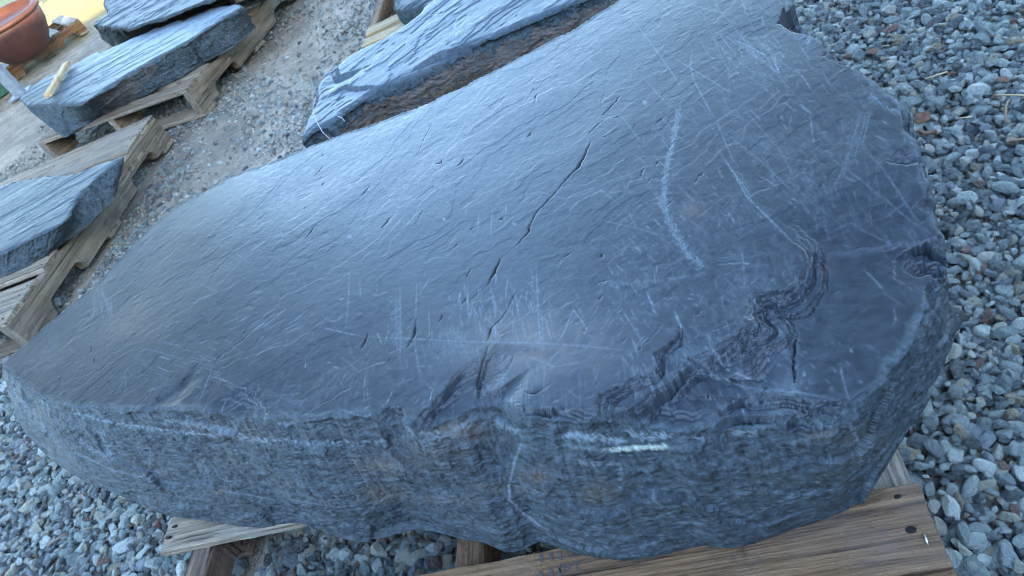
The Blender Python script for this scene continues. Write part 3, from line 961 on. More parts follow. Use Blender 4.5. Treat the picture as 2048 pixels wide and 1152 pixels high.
    # handling scratches: bundles dragged the same way, a few stray ones between
    for c in range(420):
        while True:
            u0, v0 = r.uniform(0, 1900), r.uniform(-60, 850)
            right = np.clip((u0 - 1150) / 400, 0, 1); low = np.clip((v0 - 480) / 160, 0, 1)
            dens = 0.14 + 0.86 * right + 0.4 * low * (u0 < 1350)
            if u0 > 1560 and v0 > 470: dens *= 0.18
            if u0 < 1100 and v0 < 430: dens *= 0.4
            if r.random() < dens: break
        q = r.random()
        if right > 0.3: a0 = r.normal(-46, 12) if q < .6 else (r.normal(18, 14) if q < .8 else r.uniform(0, 180))
        elif low > 0.4 and 640 < u0 < 1250: a0 = r.normal(88, 8) if q < .45 else r.uniform(0, 180)
        else: a0 = r.normal(28, 14) if q < .6 else r.uniform(0, 180)
        cnt = int(np.clip(r.lognormal(2.5, .9), 1, 90)); spr = r.uniform(12, 85); base_i = np.clip(r.lognormal(-2.1, .55), .05, .6); mL = r.uniform(2.2, 3.7); wob = r.uniform(2, 22)
        for k in range(cnt):
            u, v = u0 + r.normal(0, spr), v0 + r.normal(0, spr * .6)
            a = math.radians(a0 + r.normal(0, wob)); bend = r.normal(0, .12); L = min(300, r.lognormal(mL, .55))
            p = []
            for j in range(5):
                f = j / 4 - .5
                p.append((u + L * f * math.cos(a + bend * f), v - L * f * math.sin(a + bend * f)))
            stroke(acc, xs, ys, p, float(np.clip(base_i * r.lognormal(0, .45), .03, .95)), ZT, .6, r)
    for u, v, s in [(568, 392, 7), (1745, 193, 9), (1345, 290, 3), (1030, 450, 2.5), (1545, 560, 3), (1660, 764, 4), (700, 475, 3), (890, 440, 2), (1290, 205, 4)]:
        scuff([(u - s * .6, v), (u + s * .6, v + 1)], s * .35, 70, .85, 4)
    # read back at the vertices (grid nodes; rim nodes sit within a cell)
    res = xs[1] - xs[0]
    gx = np.clip(np.round((vx - xs[0]) / res).astype(int), 0, len(xs) - 1); gy = np.clip(np.round((vy - ys[0]) / res).astype(int), 0, len(ys) - 1)
    scr = acc[gy, gx]
    u, v = proj(vx, vy, ZT)
    st = 0.36 * np.exp(-(((u - 270) / 60)**2 + ((v - 652) / 34)**2)) + 0.22 * np.exp(-(((u - 85) / 50)**2 + ((v - 720) / 30)**2))
    st += 0.75 * np.exp(-(((u - 1070) / 150)**2 + ((v - 690) / 62)**2))  # warm bright sheen at the front middle, painted into the colour
    st += 0.5 * np.exp(-(((u - 1380) / 26)**2 + ((v - 425) / 20)**2)) + 0.3 * np.exp(-(((u - 1655) / 18)**2 + ((v - 525) / 14)**2))
    scr = scr + .20 * np.exp(-(((u - 1060) / 170)**2 + ((v - 690) / 75)**2)) * (.8 + .5 * fbm(vx * 20, vy * 20, 3, 66))  # the same sheen, painted paler on top of the real scratches
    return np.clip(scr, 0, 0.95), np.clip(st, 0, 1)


def main_wall_attr(x, y, z, s):
    u, v = proj(x, y, z)
    gr = fbm(u * .16, v * .2, 3, 61); gr2 = fbm(u * .35, v * .45, 2, 62)
    scr = np.zeros(u.shape); grn = np.zeros(u.shape); st = np.zeros(u.shape)

    def band(px, wid, thr, amt, n=gr):
        d, _, _ = near_path(u, v, [np.array(p, float) for p in px], [0] * len(px))
        return amt * sstep(thr, thr + .12, n + .55 * (1 - d / wid) - .1) * sstep(wid * 1.3, wid * .5, d)
    for px, wid, thr, amt in [([(150, 826), (240, 848), (330, 860), (430, 872)], 9, .34, .75), ([(330, 842), (390, 850), (470, 858)], 8, .12, .6),
                              ([(440, 866), (500, 878), (540, 884)], 8, .12, .6), ([(480, 872), (620, 886), (740, 884), (800, 880)], 9, .40, .75),
                              ([(540, 836), (570, 850), (620, 836)], 8, .2, .55), ([(790, 840), (830, 868), (880, 866)], 10, .28, .55),
                              ([(840, 890), (880, 872), (935, 850)], 13, .22, .55), ([(990, 845), (1030, 862)], 10, .25, .6),
                              ([(1135, 872), (1180, 874), (1240, 882)], 14, .12, .85), ([(1262, 868), (1300, 876), (1340, 868)], 12, .15, .85),
                              ([(1470, 862), (1510, 868)], 9, .2, .75), ([(1390, 874), (1400, 876)], 6, .1, .8), ([(200, 868), (215, 890), (222, 915)], 9, .15, .5),
                              ([(160, 878), (185, 900), (225, 918)], 7, .2, .55), ([(1165, 925), (1240, 930), (1242, 972)], 8, .28, .7), ([(30, 790), (80, 850), (120, 885)], 20, .35, .45),
                              ([(1700, 850), (1725, 900), (1720, 930)], 8, .25, .65)]:
        scr = np.maximum(scr, band(px, wid, thr, amt))
    for px, wid, amt in [([(1042, 888), (1030, 920), (1024, 945), (1018, 970), (1019, 1000), (1045, 1026), (1078, 1050)], 3.6, .85), ([(450, 983), (500, 990), (545, 1000)], 2.2, .5),
                         ([(150, 905), (230, 942), (300, 957)], 2.4, .5), ([(400, 905), (425, 972)], 2.2, .4), ([(1290, 985), (1360, 1045), (1400, 1047)], 2.0, .35),
                         ([(905, 1020), (940, 1040)], 2, .4), ([(1023, 968), (1060, 985), (1110, 990)], 2, .4), ([(580, 1000), (680, 1015)], 2.0, .4)]:
        d, _, _ = near_path(u + 3 * gr, v + 3 * gr2, [np.array(p, float) for p in px], [0] * len(px))
        scr = np.maximum(scr, amt * sstep(wid, wid * .4, d) * np.clip(.8 + gr2, 0.2, 1))
    d, _, _ = near_path(u, v + 5 * gr + 2 * gr2, [np.array(p, float) for p in [(1140, 893), (1200, 900), (1240, 899), (1290, 895), (1332, 894)]], [0] * 5)
    grn = sstep(5.2, 3.4, d) * sstep(1190, 1250, u + 40 * gr) * np.clip(.85 + .7 * gr2, .25, 1)
    scr = np.maximum(scr, .5 * sstep(4, 1, d) * (u < 1260))
    for cu, cv, ru, rv, amt in [(905, 858, 70, 22, .7), (770, 930, 70, 22, .55), (765, 988, 45, 18, .75), (1065, 950, 40, 18, .6), (1200, 985, 45, 22, .5), (441, 984, 16, 6, .8),
                                (860, 905, 70, 40, .35), (1000, 975, 60, 14, .45), (890, 1000, 60, 12, .4), (1640, 866, 26, 18, .55), (480, 868, 50, 10, .4), (1720, 880, 50, 30, .35), (410, 852, 70, 8, .35)]:
        st = np.maximum(st, amt * np.exp(-(((u - cu) / ru)**2 + ((v - cv) / rv)**2)))
    return np.clip(scr, 0, 1), np.clip(st, 0, 1), np.clip(grn, 0, 1)


def main_bulge(T):
    u, v = proj(T[:, 0], T[:, 1], T[:, 2])
    b = np.full(len(T), 0.006)
    b += 0.020 * np.exp(-(((u - 1870) / 60)**2 + ((v - 600) / 130)**2))
    return b


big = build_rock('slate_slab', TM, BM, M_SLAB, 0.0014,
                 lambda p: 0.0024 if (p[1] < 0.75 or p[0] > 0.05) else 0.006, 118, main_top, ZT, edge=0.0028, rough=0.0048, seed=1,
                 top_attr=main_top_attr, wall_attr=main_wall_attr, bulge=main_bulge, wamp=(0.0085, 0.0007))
tag(big, 'huge scratched blue-grey slate slab filling the middle of the picture', 'slate slab', 'slate slabs on pallets')


# ---- the other slabs ----------------------------------------------------------
def rings_from(top, inset, zb, bots=None):
    """top: world or pixel list (u, v, z); bots: dict index -> (u, v, z)"""
    t = np.array([P(u, v, z) for u, v, z in top])
    nr = ring_normals(t)
    T, B = [], []
    for i, p in enumerate(top):
        T.append((*t[i], p[2]))
        if bots and i in bots: B.append((*P(bots[i][0], bots[i][1], bots[i][2]), bots[i][2]))
        else: B.append((*(t[i] - nr[i] * inset), zb))
    return np.array(T), np.array(B)


def streaky(z0, ang, amp, tilt=(0, 0), seed=0, steps=((-.25, .004), (0.0, .005), (.2, .004)), fx=2.0, fy=14.0, extra=None):
    ca, sa = math.cos(ang), math.sin(ang)

    def fn(x, y):
        gx, gy = x * ca + y * sa, -x * sa + y * ca
        n = fbm(gx * fx, gy * fy, 4, seed)
        h = np.full(x.shape, z0) + amp * .25 * n
        for l, d in steps: h += .5 * d * sstep(l - .008, l + .008, fbm(gx * fx * 1.3 + 7, gy * fy * .8, 5, seed + 3))
        h += 0.0006 * fbm(gx * 20, gy * 60, 3, seed + 6) + .0007 * facets(gx * 9, gy * 30, seed + 7, .6)
        if extra: h += extra(x, y)
        return h
    return fn


# slab with the rusty side, behind the big one
T2 = [(604, 285, .34), (626, 262, .34), (662, 248, .34), (725, 196, .34), (790, 166, .34), (826, 153, .34), (911, 101, .34), (1003, 65, .34), (1130, 14, .34), (1210, -20, .34),
      (1330, -75, .34), (1300, -150, .34), (1120, -130, .34), (960, -75, .34), (862, 0, .34), (836, 28, .34), (790, 62, .34), (735, 92, .34), (700, 106, .34), (655, 138, .34), (632, 166, .34),
      (630, 198, .34), (612, 244, .34), (601, 280, .34)]
T2r, B2r = rings_from(T2, -0.005, .142)


def slab2_attr(x, y, z, s):
    u, v = proj(x, y, z)
    n = fbm(u * .03, v * .05, 4, 70)
    st = sstep(.28, .16, (z - .142) / .2 * .0 + (z > .312 + .02 * n) * 1.0) * sstep(610, 680, u) * np.clip(1.05 + .6 * n, 0, 1)
    return np.zeros(u.shape), st, np.zeros(u.shape)


def slab2_extra(x, y):
    wx = x + 0.008 * fbm(x * 14, y * 14, 3, 80); wy = y + 0.008 * fbm(x * 14, y * 14, 3, 81)
    h = ledge(wx, wy, [(640, 262), (720, 205), (800, 165), (860, 130), (960, 88), (1030, 70)], [.004, .012, .014, .022, .014, .004], (800, 190), .34, w=.004)
    h += ledge(wx, wy, [(820, 140), (880, 105), (930, 92), (960, 85)], [.002, .014, .012, 0], (900, 115), .34, w=.004, f0=.03, f1=.06)
    h += ledge(wx, wy, [(676, 140), (680, 152), (722, 138)], [.01, .012, .002], (700, 158), .34, w=.003, f0=.01, f1=.05)
    h += ledge(wx, wy, [(660, 190), (690, 172), (715, 178), (740, 172), (770, 190)], [.001, .006, .006, .005, .001], (710, 200), .34, w=.003, f0=.02, f1=.09)
    return h


rusty = build_rock('slate_slab', T2r, B2r, M_SLAB_B, 0.004, lambda p: 0.004, 44,
                   streaky(.34, 0.62, .004, steps=((-.25, .0025), (0.0, .003), (.2, .0025)), seed=90, extra=slab2_extra, fy=11), .34, edge=.008, rough=.007, seed=3, wall_attr=slab2_attr, wamp=(.010, .0015))
tag(rusty, 'pale slate slab with a rusty brown side, directly behind the biggest slab', 'slate slab', 'slate slabs on pallets')

# slab with the wooden batten on it
T3 = [(38, 196, .265), (56, 211, .265), (103, 209, .265), (150, 210, .265), (172, 204, .265), (183, 196, .265), (240, 160, .265), (289, 131, .265), (330, 108, .265), (369, 87, .265), (440, 40, .265),
      (482, 14, .265), (472, 9, .265), (420, 18, .265), (372, 40, .265), (352, 41, .265), (290, 66, .265), (240, 88, .265), (206, 103, .265), (190, 106, .265), (147, 130, .265), (120, 142, .265), (88, 156, .265), (55, 180, .265)]
B3 = {0: (88, 240, .142), 1: (127, 275, .142), 2: (150, 262, .142), 3: (190, 240, .142), 4: (212, 228, .142), 5: (240, 215, .142), 6: (290, 192, .142), 7: (330, 172, .142), 8: (372, 150, .142),
      9: (407, 128, .142), 10: (478, 87, .142), 11: (514, 54, .142)}
T3r, B3r = rings_from(T3, 0.02, .142, B3)
batten_slab = build_rock('slate_slab', T3r, B3r, M_SLAB_B, 0.006, lambda p: 0.006, 28, streaky(.265, 0.22, .004, steps=((-.25, .002), (0.0, .003), (.2, .002)), seed=110, fx=1.0, fy=16), .265, edge=.008, rough=.008, seed=5,
                         wall_attr=lambda x, y, z, s: (np.zeros(x.shape), 0.45 * (perlin(s * 3.1, z * 6, 55) > .3) * (y < 3.3), np.zeros(x.shape)), wamp=(.012, .001))
tag(batten_slab, 'long pale slate slab on a grey pallet with a wooden batten lying on it', 'slate slab', 'slate slabs on pallets')

# slab cut by the left frame edge
T4 = [(-160, 560, .22), (0, 507, .22), (60, 478, .22), (130, 442, .22), (155, 395, .22), (200, 352, .22), (228, 330, .22), (245, 314, .22), (205, 326, .22), (150, 348, .22), (85, 352, .22), (0, 372, .22), (-80, 390, .22), (-260, 420, .22), (-330, 520, .22)]
B4 = {0: (-150, 600, .142), 1: (0, 556, .142), 2: (60, 530, .142), 3: (120, 492, .142), 4: (175, 452, .142), 5: (212, 415, .142), 6: (232, 395, .142), 7: (238, 370, .142)}
T4r, B4r = rings_from(T4, 0.02, .142, B4)
left_slab = build_rock('slate_slab', T4r, B4r, M_SLAB_B, 0.005, lambda p: 0.005, 24, streaky(.22, 0.35, .003, steps=((-.25, .0015), (0.0, .002), (.2, .0015)), seed=130, fx=1.2, fy=14), .22, edge=.006, rough=.006, seed=7, wamp=(.010, .001))
tag(left_slab, 'slate slab on a grey pallet, cut off by the left picture edge', 'slate slab', 'slate slabs on pallets')

# slab at the top edge
T5 = [(214, 27, .30), (199, 40, .30), (188, 50, .30), (222, 56, .30), (262, 57, .30), (330, 36, .30), (470, -18, .30), (560, -80, .30), (420, -130, .30), (260, -60, .30), (208, -5, .30)]
B5 = {1: (200, 62, .142), 2: (206, 80, .142), 3: (240, 96, .142), 4: (290, 76, .142), 5: (350, 46, .142), 6: (490, -12, .142)}
T5r, B5r = rings_from(T5, 0.02, .142, B5)
top_slab = build_rock('slate_slab', T5r, B5r, M_SLAB_D, 0.009, lambda p: 0.009, 18, streaky(.30, 0.2, .01, seed=150, fx=1.5, fy=9), .30, edge=.01, rough=.01, seed=9, wamp=(.014, .0015))
tag(top_slab, 'dark slate slab cut off by the top picture edge, near the sunlit sand', 'slate slab', 'slate slabs on pallets')


# ------------------------------------------------------------------ pallets
def plank_mesh(L, Wd, Th, seed, bev=0.0025, notches=None, warp=0.002, rag=0.002):
    """a sawn board: length along x, width y, thickness z (z from 0 to Th); worn rounded edges, ragged ends.
    notches: list of (x0, x1, depth) cut into the lower edge of an upright stringer (then Th is its height)"""
    r = np.random.default_rng(seed)
    xs = set(np.linspace(0, L, max(8, int(L / 0.03))).tolist())
    if notches:
        for a, b, d in notches:
            for k in range(6):
                f = k / 5
                xs.add(a + 0.03 * f); xs.add(b - 0.03 * f)
            xs.add(a - 0.0015); xs.add(b + 0.0015)
    xs = np.array(sorted(xs))
    verts, faces = [], []
    prof = [(bev, 0), (Wd - bev, 0), (Wd, bev), (Wd, Th - bev), (Wd - bev, Th), (Wd * .5, Th), (bev, Th), (0, Th - bev), (0, bev)]
    ph = r.uniform(0, 50)
    jit = r.normal(0, rag, len(prof))
    for k, x in enumerate(xs):
        low = 0.0
        if notches:
            for a, b, d in notches:
                if a <= x <= b:
                    e = min(x - a, b - x)
                    low = d * math.sqrt(max(0, 1 - max(0, 1 - e / 0.03)**2)) if e < 0.03 else d
                    low = max(low, d * .35)
        wv = warp * float(perlin(np.array([x * 2.1 + ph]), np.array([ph]), 8)[0])
        wy = warp * 0.8 * float(perlin(np.array([x * 3.0 + ph]), np.array([ph + 9]), 9)[0])
        for j, (y, z) in enumerate(prof):
            en = 0.0
            if k == 0: en = jit[j]
            if k == len(xs) - 1: en = -jit[j]
            chip = 0.0012 * float(r.normal())
            zz = z
            if z < Th * 0.5: zz = z + low
            verts.append((x + en, y + wy + (chip if j in (2, 8) else 0), zz + wv * (0 if notches else 1) + (chip if j in (4, 6, 3, 7) else 0)))
    m = len(prof)
    for k in range(len(xs) - 1):
        for j in range(m):
            a, b = k * m + j, k * m + (j + 1) % m
            faces.append((a, b, b + m, a + m))
    faces.append(tuple(range(m))[::-1])
    faces.append(tuple((len(xs) - 1) * m + j for j in range(m)))
    return verts, faces


def plank(name, parent, loc, L, Wd, Th, mat, along='x', seed=0, rz=0.0, notches=None, warp=.002, rag=.002):
    v, f = plank_mesh(L, Wd, Th, seed, notches=notches, warp=warp, rag=rag)
    # outward winding
    o = mesh_obj(name, v, [tuple(reversed(q)) for q in f], mat, parent, False)
    o.location = loc
    o.rotation_euler = (0, 0, rz + (0 if along == 'x' else math.pi / 2))
    return o


def nail(parent, x, y, z, r=0.0045, mat=None):
    n = 10
    v = [(0, 0, 0.0012)] + [(r * math.cos(2 * math.pi * k / n), r * math.sin(2 * math.pi * k / n), 0.0009) for k in range(n)] + \
        [(r * 1.05 * math.cos(2 * math.pi * k / n), r * 1.05 * math.sin(2 * math.pi * k / n), -0.004) for k in range(n)]
    f = [(0, 1 + k, 1 + (k + 1) % n) for k in range(n)] + [(1 + k, 1 + n + k, 1 + n + (k + 1) % n, 1 + (k + 1) % n) for k in range(n)]
    o = mesh_obj('nail', v, f, mat or M_NAIL, parent, False)
    o.location = (x, y, z)
    return o


def pallet(label, loc, rz, length, decks, stringers, sh=0.092, dt=0.016, width=1.016, mat=M_WOOD_GREY, smat=None, notch=True, bottoms=((0, .1), (.55, .65), (1.12, 1.22)), seed=0,
           nails=True, tilt=None, sw=0.038, x_off=None, group='wooden pallets', btm=True, scale=1.0):
    """deck boards along local x from x=-width to 0, stringers along local y from 0 to length"""
    root = empty('pallet', loc, rz, tilt)
    tag(root, label, 'pallet', group)
    z0 = dt if btm else 0.0
    nt = None
    if notch: nt = [(length * .125, length * .3125, sh * .42), (length * .6875, length * .875, sh * .42)]
    for k, x in enumerate(stringers):
        plank('stringer', root, (x + sw, 0, z0), length, sw, sh, smat or mat, 'y', seed + k, notches=nt, warp=.0012)
    for k, (a, b) in enumerate(decks):
        xo = 0.0 if x_off is None else x_off[k]
        d = plank('deck_board', root, (-width + xo, a, z0 + sh + 0.0005), width, b - a, dt, mat, 'x', seed + 20 + k, rz=random.uniform(-.004, .004))
        if nails:
            for x in stringers:
                for q in (.28, .72):
                    nail(d, x + width - xo + sw * .5 + random.uniform(-.006, .006), (b - a) * q, dt + .0004, .0035)
    if btm:
        for k, (a, b) in enumerate(bottoms):
            plank('bottom_board', root, (-width, a, 0.0), width, b - a, dt - .0005, mat, 'x', seed + 50 + k)
    return root


# the pallet carrying the big slab (deck top at 0.14)
PM = empty('pallet', (-1.05, 0.31, 0.0))
tag(PM, 'brown pallet with stamped front board under the biggest slab', 'pallet', 'wooden pallets')
LM = 1.18
bA = plank('deck_board', PM, (0.0, 0.040, 0.1205), LM, 0.100, 0.0195, M_WOOD_MAIN, 'x', 301, warp=.0)
bA2 = plank('deck_board', PM, (0.0, -0.062, 0.1200), LM, 0.100, 0.0185, M_WOOD_MAIN, 'x', 302, warp=.001)
bB = plank('deck_board', PM, (0.0, 0.267, 0.1205), LM - .02, 0.095, 0.0185, M_WOOD_GREY, 'x', 303, warp=.0)
for k, y in enumerate((0.41, 0.56, 0.72, 0.88)):
    plank('deck_board', PM, (0.0, y, 0.1205), LM - .02 - .05 * (k % 2), 0.095, 0.0185, M_WOOD_GREY, 'x', 304 + k, warp=.001)
for x, w, mt in ((0.070, 0.045, M_WOOD_DARK), (0.618, 0.044, M_WOOD_MAIN), (1.180, 0.048, M_WOOD_GREY)):
    plank('stringer', PM, (x + (0.030 if x < .5 else 0.0), -0.06, 0.0165), 1.03, w, 0.1035, mt, 'y', int(x * 1000), notches=[(.13, .36, .04), (.72, .9, .04)], warp=.001)
for y in (-0.05, 0.40, 0.85):
    plank('bottom_board', PM, (0.0, y, 0.0), LM - .02, 0.09, 0.016, M_WOOD_GREY, 'x', 330 + int(y * 100), warp=.001)
# nail holes with sunk heads, a loose staple
for (u, v, r_) in ((1793, 993, .0052), (1822, 1060, .0058)):
    p = P(u, v, .14)
    n_ = nail(bA, p[0] + 1.05, p[1] - 0.35, 0.0199, r_)
    n_.scale = (1.0, 0.72, 1)
for (u, v) in ((354, 1031), (350, 1053), (337, 1075)):
    p = P(u, v, .139)
    n_ = nail(bB, p[0] + 1.05, p[1] - 0.577, 0.0189, .0045)
    n_.scale = (1.5, .6, 1)


def rod(name, pts, r, mat, parent=None, n=6, closed_taper=False, flat=1.0):
    pts = [Vector(p) for p in pts]
    v, f = [], []
    for i, p in enumerate(pts):
        t = (pts[min(i + 1, len(pts) - 1)] - pts[max(i - 1, 0)]).normalized()
        a = t.cross(Vector((0, 0, 1)))
        if a.length < 1e-3: a = t.cross(Vector((1, 0, 0)))
        a.normalize(); b = a.cross(t)
        rr = r if not closed_taper else r * (1 - .6 * i / (len(pts) - 1))
        for k in range(n):
            an = 2 * math.pi * k / n
            v.append(p + a * rr * math.cos(an) + b * rr * flat * math.sin(an))
    for i in range(len(pts) - 1):
        for k in range(n):
            f.append((i * n + k, i * n + (k + 1) % n, (i + 1) * n + (k + 1) % n, (i + 1) * n + k))
    f.append(tuple(range(n))[::-1]); f.append(tuple((len(pts) - 1) * n + k for k in range(n)))
    return mesh_obj(name, v, f, mat, parent, True)


p0, p1 = P(1846, 1066, .141), P(1857, 1090, .141)
rod('staple', [(p0[0] + 1.05, p0[1] - .35, .0203), ((p0[0] + p1[0]) / 2 + 1.05, (p0[1] + p1[1]) / 2 - .35, .0225), (p1[0] + 1.05, p1[1] - .35, .0203)], .0011, M_STEEL, bA)


# heat-treatment stamp, printed upside down as seen from here
def text_part(txt, size, parent, loc, rz, sx=1.0):
    cu = bpy.data.curves.new('stamp_text', 'FONT')
    cu.body = txt; cu.size = size; cu.extrude = 0.0; cu.resolution_u = 3
    tmp = bpy.data.objects.new('tmp_text', cu)
    COL.objects.link(tmp)
    dg = bpy.context.evaluated_depsgraph_get(); dg.update()
    me = bpy.data.meshes.new_from_object(tmp.evaluated_get(dg))
    bpy.data.objects.remove(tmp, do_unlink=True)
    me.materials.clear(); me.materials.append(M_INK)
    o = bpy.data.objects.new('stamp', me)
    COL.objects.link(o)
    o.parent = parent; o.location = loc; o.rotation_euler = (0, 0, rz); o.scale = (sx, 1, 1)
    return o


def on_A(u, v):
    p = P(u, v, .141)
    return p[0] + 1.05, p[1] - 0.35


def ink_bar(u, v0, v1, wpx):
    a, b, c, d = on_A(u, v0), on_A(u + wpx, v0), on_A(u + wpx + 2, v1), on_A(u + 2, v1)
    z = .0206
    mesh_obj('stamp', [(*a, z), (*b, z), (*c, z), (*d, z)], [(3, 2, 1, 0)], M_INK, bA, False)


for u in (1078, 1098, 1115): ink_bar(u, 1107 - (u - 1078) * .16, 1124 - (u - 1078) * .16, 6.5)
for u in (1078, 1098, 1115): ink_bar(u, 1141 - (u - 1078) * .16, 1160 - (u - 1078) * .16, 6.5)
x_, y_ = on_A(1162, 1125)
text_part('3.40', .0200, bA, (x_, y_ + .004, .0206), math.pi, .9)
x_, y_ = on_A(1158, 1098)
text_part('80', .0190, bA, (x_, y_ + .004, .0206), math.pi, .9)

# pallet under the left slab (right side at x = -2.09, y 1.50 to 2.72)
pallet('weathered grey pallet under the slab cut by the left edge', (-2.09, 1.50, 0.0), 0.0, 1.22,
       [(0, .10), (.105, .20), (.25, .35), (.42, .52), (.60, .70), (.78, .88), (.95, 1.075), (1.082, 1.22)], (-0.038, -0.52, -1.016), sh=.107, seed=400, nails=True)
# pallet under the slab with the batten, slewed a little
pallet('weathered grey pallet under the slab with the batten on it', (-1.955, 2.845, 0.0), math.radians(-10), 1.22,
       [(0, .095), (.13, .22), (.32, .41), (.5, .59), (.68, .77), (.86, .95), (1.09, 1.22)], (-0.038, -0.52, -1.016), sh=.107, seed=450, nails=False)
# pallet of new wood under the rusty slab
pallet('pale new-wood pallet showing behind the rusty slab', (0.02, 1.50, 0.0), 0.0, 1.14,
       [(0, .09), (.16, .25), (.33, .42), (.5, .59), (.68, .77), (.965, 1.03), (1.065, 1.14)], (-0.038, -0.52, -1.016), sh=.107, mat=M_WOOD_NEW, smat=M_WOOD_MAIN, seed=500, nails=False)
# the next pallet beyond it, its front deck board gone
pallet('pale pallet with missing deck boards behind the new-wood pallet', (-0.02, 2.67, 0.0), 0.0, 1.1,
       [(.42, .52), (.6, .7), (.8, .9), (1.0, 1.1)], (-0.038, -0.52, -0.84, -1.0), sh=.107, mat=M_WOOD_NEW, smat=M_WOOD_MAIN, seed=530, nails=False, bottoms=((0.4, .5), (1.0, 1.1)))
T6 = [(785, 12, .22), (800, 22, .22), (850, 12, .22), (900, -12, .22), (1000, -60, .22), (940, -120, .22), (830, -60, .22), (790, -10, .22)]
T6r, B6r = rings_from(T6, 0.01, .142)
dk = build_rock('slate_block', T6r, B6r, M_SLAB_D, .008, lambda p: .008, 12, streaky(.22, .4, .01, seed=170), .22, edge=.012, rough=.01, seed=12, wamp=(.012, .004))
tag(dk, 'dark slate block on the pallet behind the rusty slab, at the top edge', 'slate block')

# pallet under the top-edge slab
pallet('grey pallet under the dark slab at the top edge', (-2.15, 4.05, 0.0), math.radians(-8), 1.22,
       [(0, .09), (.2, .3), (.4, .5), (.6, .7), (.85, .95), (1.1, 1.22)], (-0.038, -0.52, -1.016), sh=.107, seed=560, nails=False)
# small pallet under the pot
pc = P(35, 160, .0)
pd = P(172, 66, .0)
rzp = math.atan2(pd[1] - pc[1], pd[0] - pc[0]) - math.pi / 2
pallet('small shaded pallet with notched side under the terracotta pot', (pc[0], pc[1], 0.0), rzp, 0.68,
       [(0, .09), (.13, .22), (.27, .36), (.42, .5), (.58, .68)], (-0.038, -0.35, -0.75), sh=.085, width=.75, seed=600, mat=M_WOOD_GREY, smat=M_WOOD_MAIN, nails=False,
       bottoms=((0, .08), (.3, .38), (.6, .68)))


# ------------------------------------------------------------------ pots and yard clutter
def lathe(name, prof, mat, parent, n=48):
    v, f = [], []
    for r_, z in prof:
        for k in range(n):
            a = 2 * math.pi * k / n
            v.append((r_ * math.cos(a), r_ * math.sin(a), z))
    for i in range(len(prof) - 1):
        for k in range(n):
            f.append((i * n + k, i * n + (k + 1) % n, (i + 1) * n + (k + 1) % n, (i + 1) * n + k))
    f.append(tuple(range(n))[::-1]); f.append(tuple((len(prof) - 1) * n + k for k in range(n)))
    return mesh_obj(name, v, f, mat, parent, True)


def pot(label, loc, s, tilt, group='terracotta pots'):
    root = empty('plant_pot', loc, 0, tilt)
    tag(root, label, 'plant pot', group)
    k = .70
    lathe('pot_body', [(.001 * s, 0), (.50 * s, 0), (.60 * s, .08 * s * k), (.80 * s, .45 * s * k), (.95 * s, .9 * s * k), (1.0 * s, 1.25 * s * k), (.97 * s, 1.45 * s * k), (.88 * s, 1.45 * s * k), (.86 * s, 1.2 * s * k), (.001, 1.2 * s * k)], M_POT, root)
    lathe('rim', [(.985 * s, 1.38 * s * k), (1.06 * s, 1.40 * s * k), (1.08 * s, 1.50 * s * k), (1.05 * s, 1.56 * s * k), (.90 * s, 1.56 * s * k), (.88 * s, 1.40 * s * k)], M_POT, root)
    lathe('soil', [(.001, 1.36 * s * k), (.5 * s, 1.37 * s * k), (.872 * s, 1.33 * s * k), (.872 * s, 1.28 * s * k), (.001, 1.28 * s * k)], M_SOIL, root)
    return root


pb = P(72, 108, .12)
pot('terracotta pot standing on the small pallet, cut off at the top left', (pb[0] - .12, pb[1] + .10, 0.118), .285, (math.radians(3), math.radians(5)))
q = P(222, 6, 0)
pot('small reddish pot beyond the dark slab at the top edge', (q[0] - .05, q[1] + .3, 0.0), .16, None)

# batten on the slab
a3, b3 = P(103, 190, .285), P(141, 126, .285)
d3 = b3 - a3
bt = plank('wooden_batten', None, (a3[0], a3[1], .279), float(np.linalg.norm(d3)), .035, .022, M_WOOD_NEW, 'x', 700, rz=math.atan2(d3[1], d3[0]))
tag(bt, 'short pale wooden batten lying across a slate slab', 'batten')

# string on the rusty slab
S_ = [(631, 196, .357), (627, 210, .357), (626, 224, .356), (630, 236, .355), (636, 248, .354), (645, 264, .352)]
pts = [(*P(u, v, z), z) for u, v, z in S_]
lx, ly = pts[-1][0], pts[-1][1]
pts += [(lx + .012, ly - .012, .335), (lx + .02, ly - .018, .30), (lx + .022, ly - .018, .24)]
tag(rod('string', pts, 0.0008, M_STRING, n=6), 'white string hanging over the corner of the rusty slab', 'string')
S_ = [(676, 233, .356), (683, 235, .356), (690, 243, .352)]
tag(rod('string', [(*P(u, v, z), z) for u, v, z in S_], 0.0008, M_STRING, n=6), 'short white string end near the edge of the rusty slab', 'string')

# post, tray, yellow plant, plank at the far left
pp = P(44, 190, 0)
post = empty('post', (pp[0], pp[1], 0), .3)
tag(post, 'blue-grey metal post at the left picture edge', 'post')
v_ = [(x, y, z) for z in (-.05, .9) for y in (-.035, .035) for x in (-.035, .035)]
bf = [(0, 2, 3, 1), (4, 5, 7, 6), (0, 1, 5, 4), (2, 6, 7, 3), (0, 4, 6, 2), (1, 3, 7, 5)]
mesh_obj('shaft', v_, bf, M_POST, post, False)
v_ = [(x * 2.2, y * 2.2, .006 + (z > 0) * .012) for x, y, z in v_]
mesh_obj('base_plate', v_, bf, M_POST, post, False)
tr = P(6, 188, 0)
tray = empty('plant_tray', (tr[0] - .15, tr[1] - .02, 0), .8)
tag(tray, 'green plastic tray on the ground beside the metal post', 'tray')
for nm, (x0, x1, y0, y1, z0, z1) in {'floor': (-.2, .2, -.15, .15, 0, .01)}.items():
    mesh_obj(nm, [(x, y, z) for z in (z0, z1) for y in (y0, y1) for x in (x0, x1)], bf, M_GREEN, tray, False)
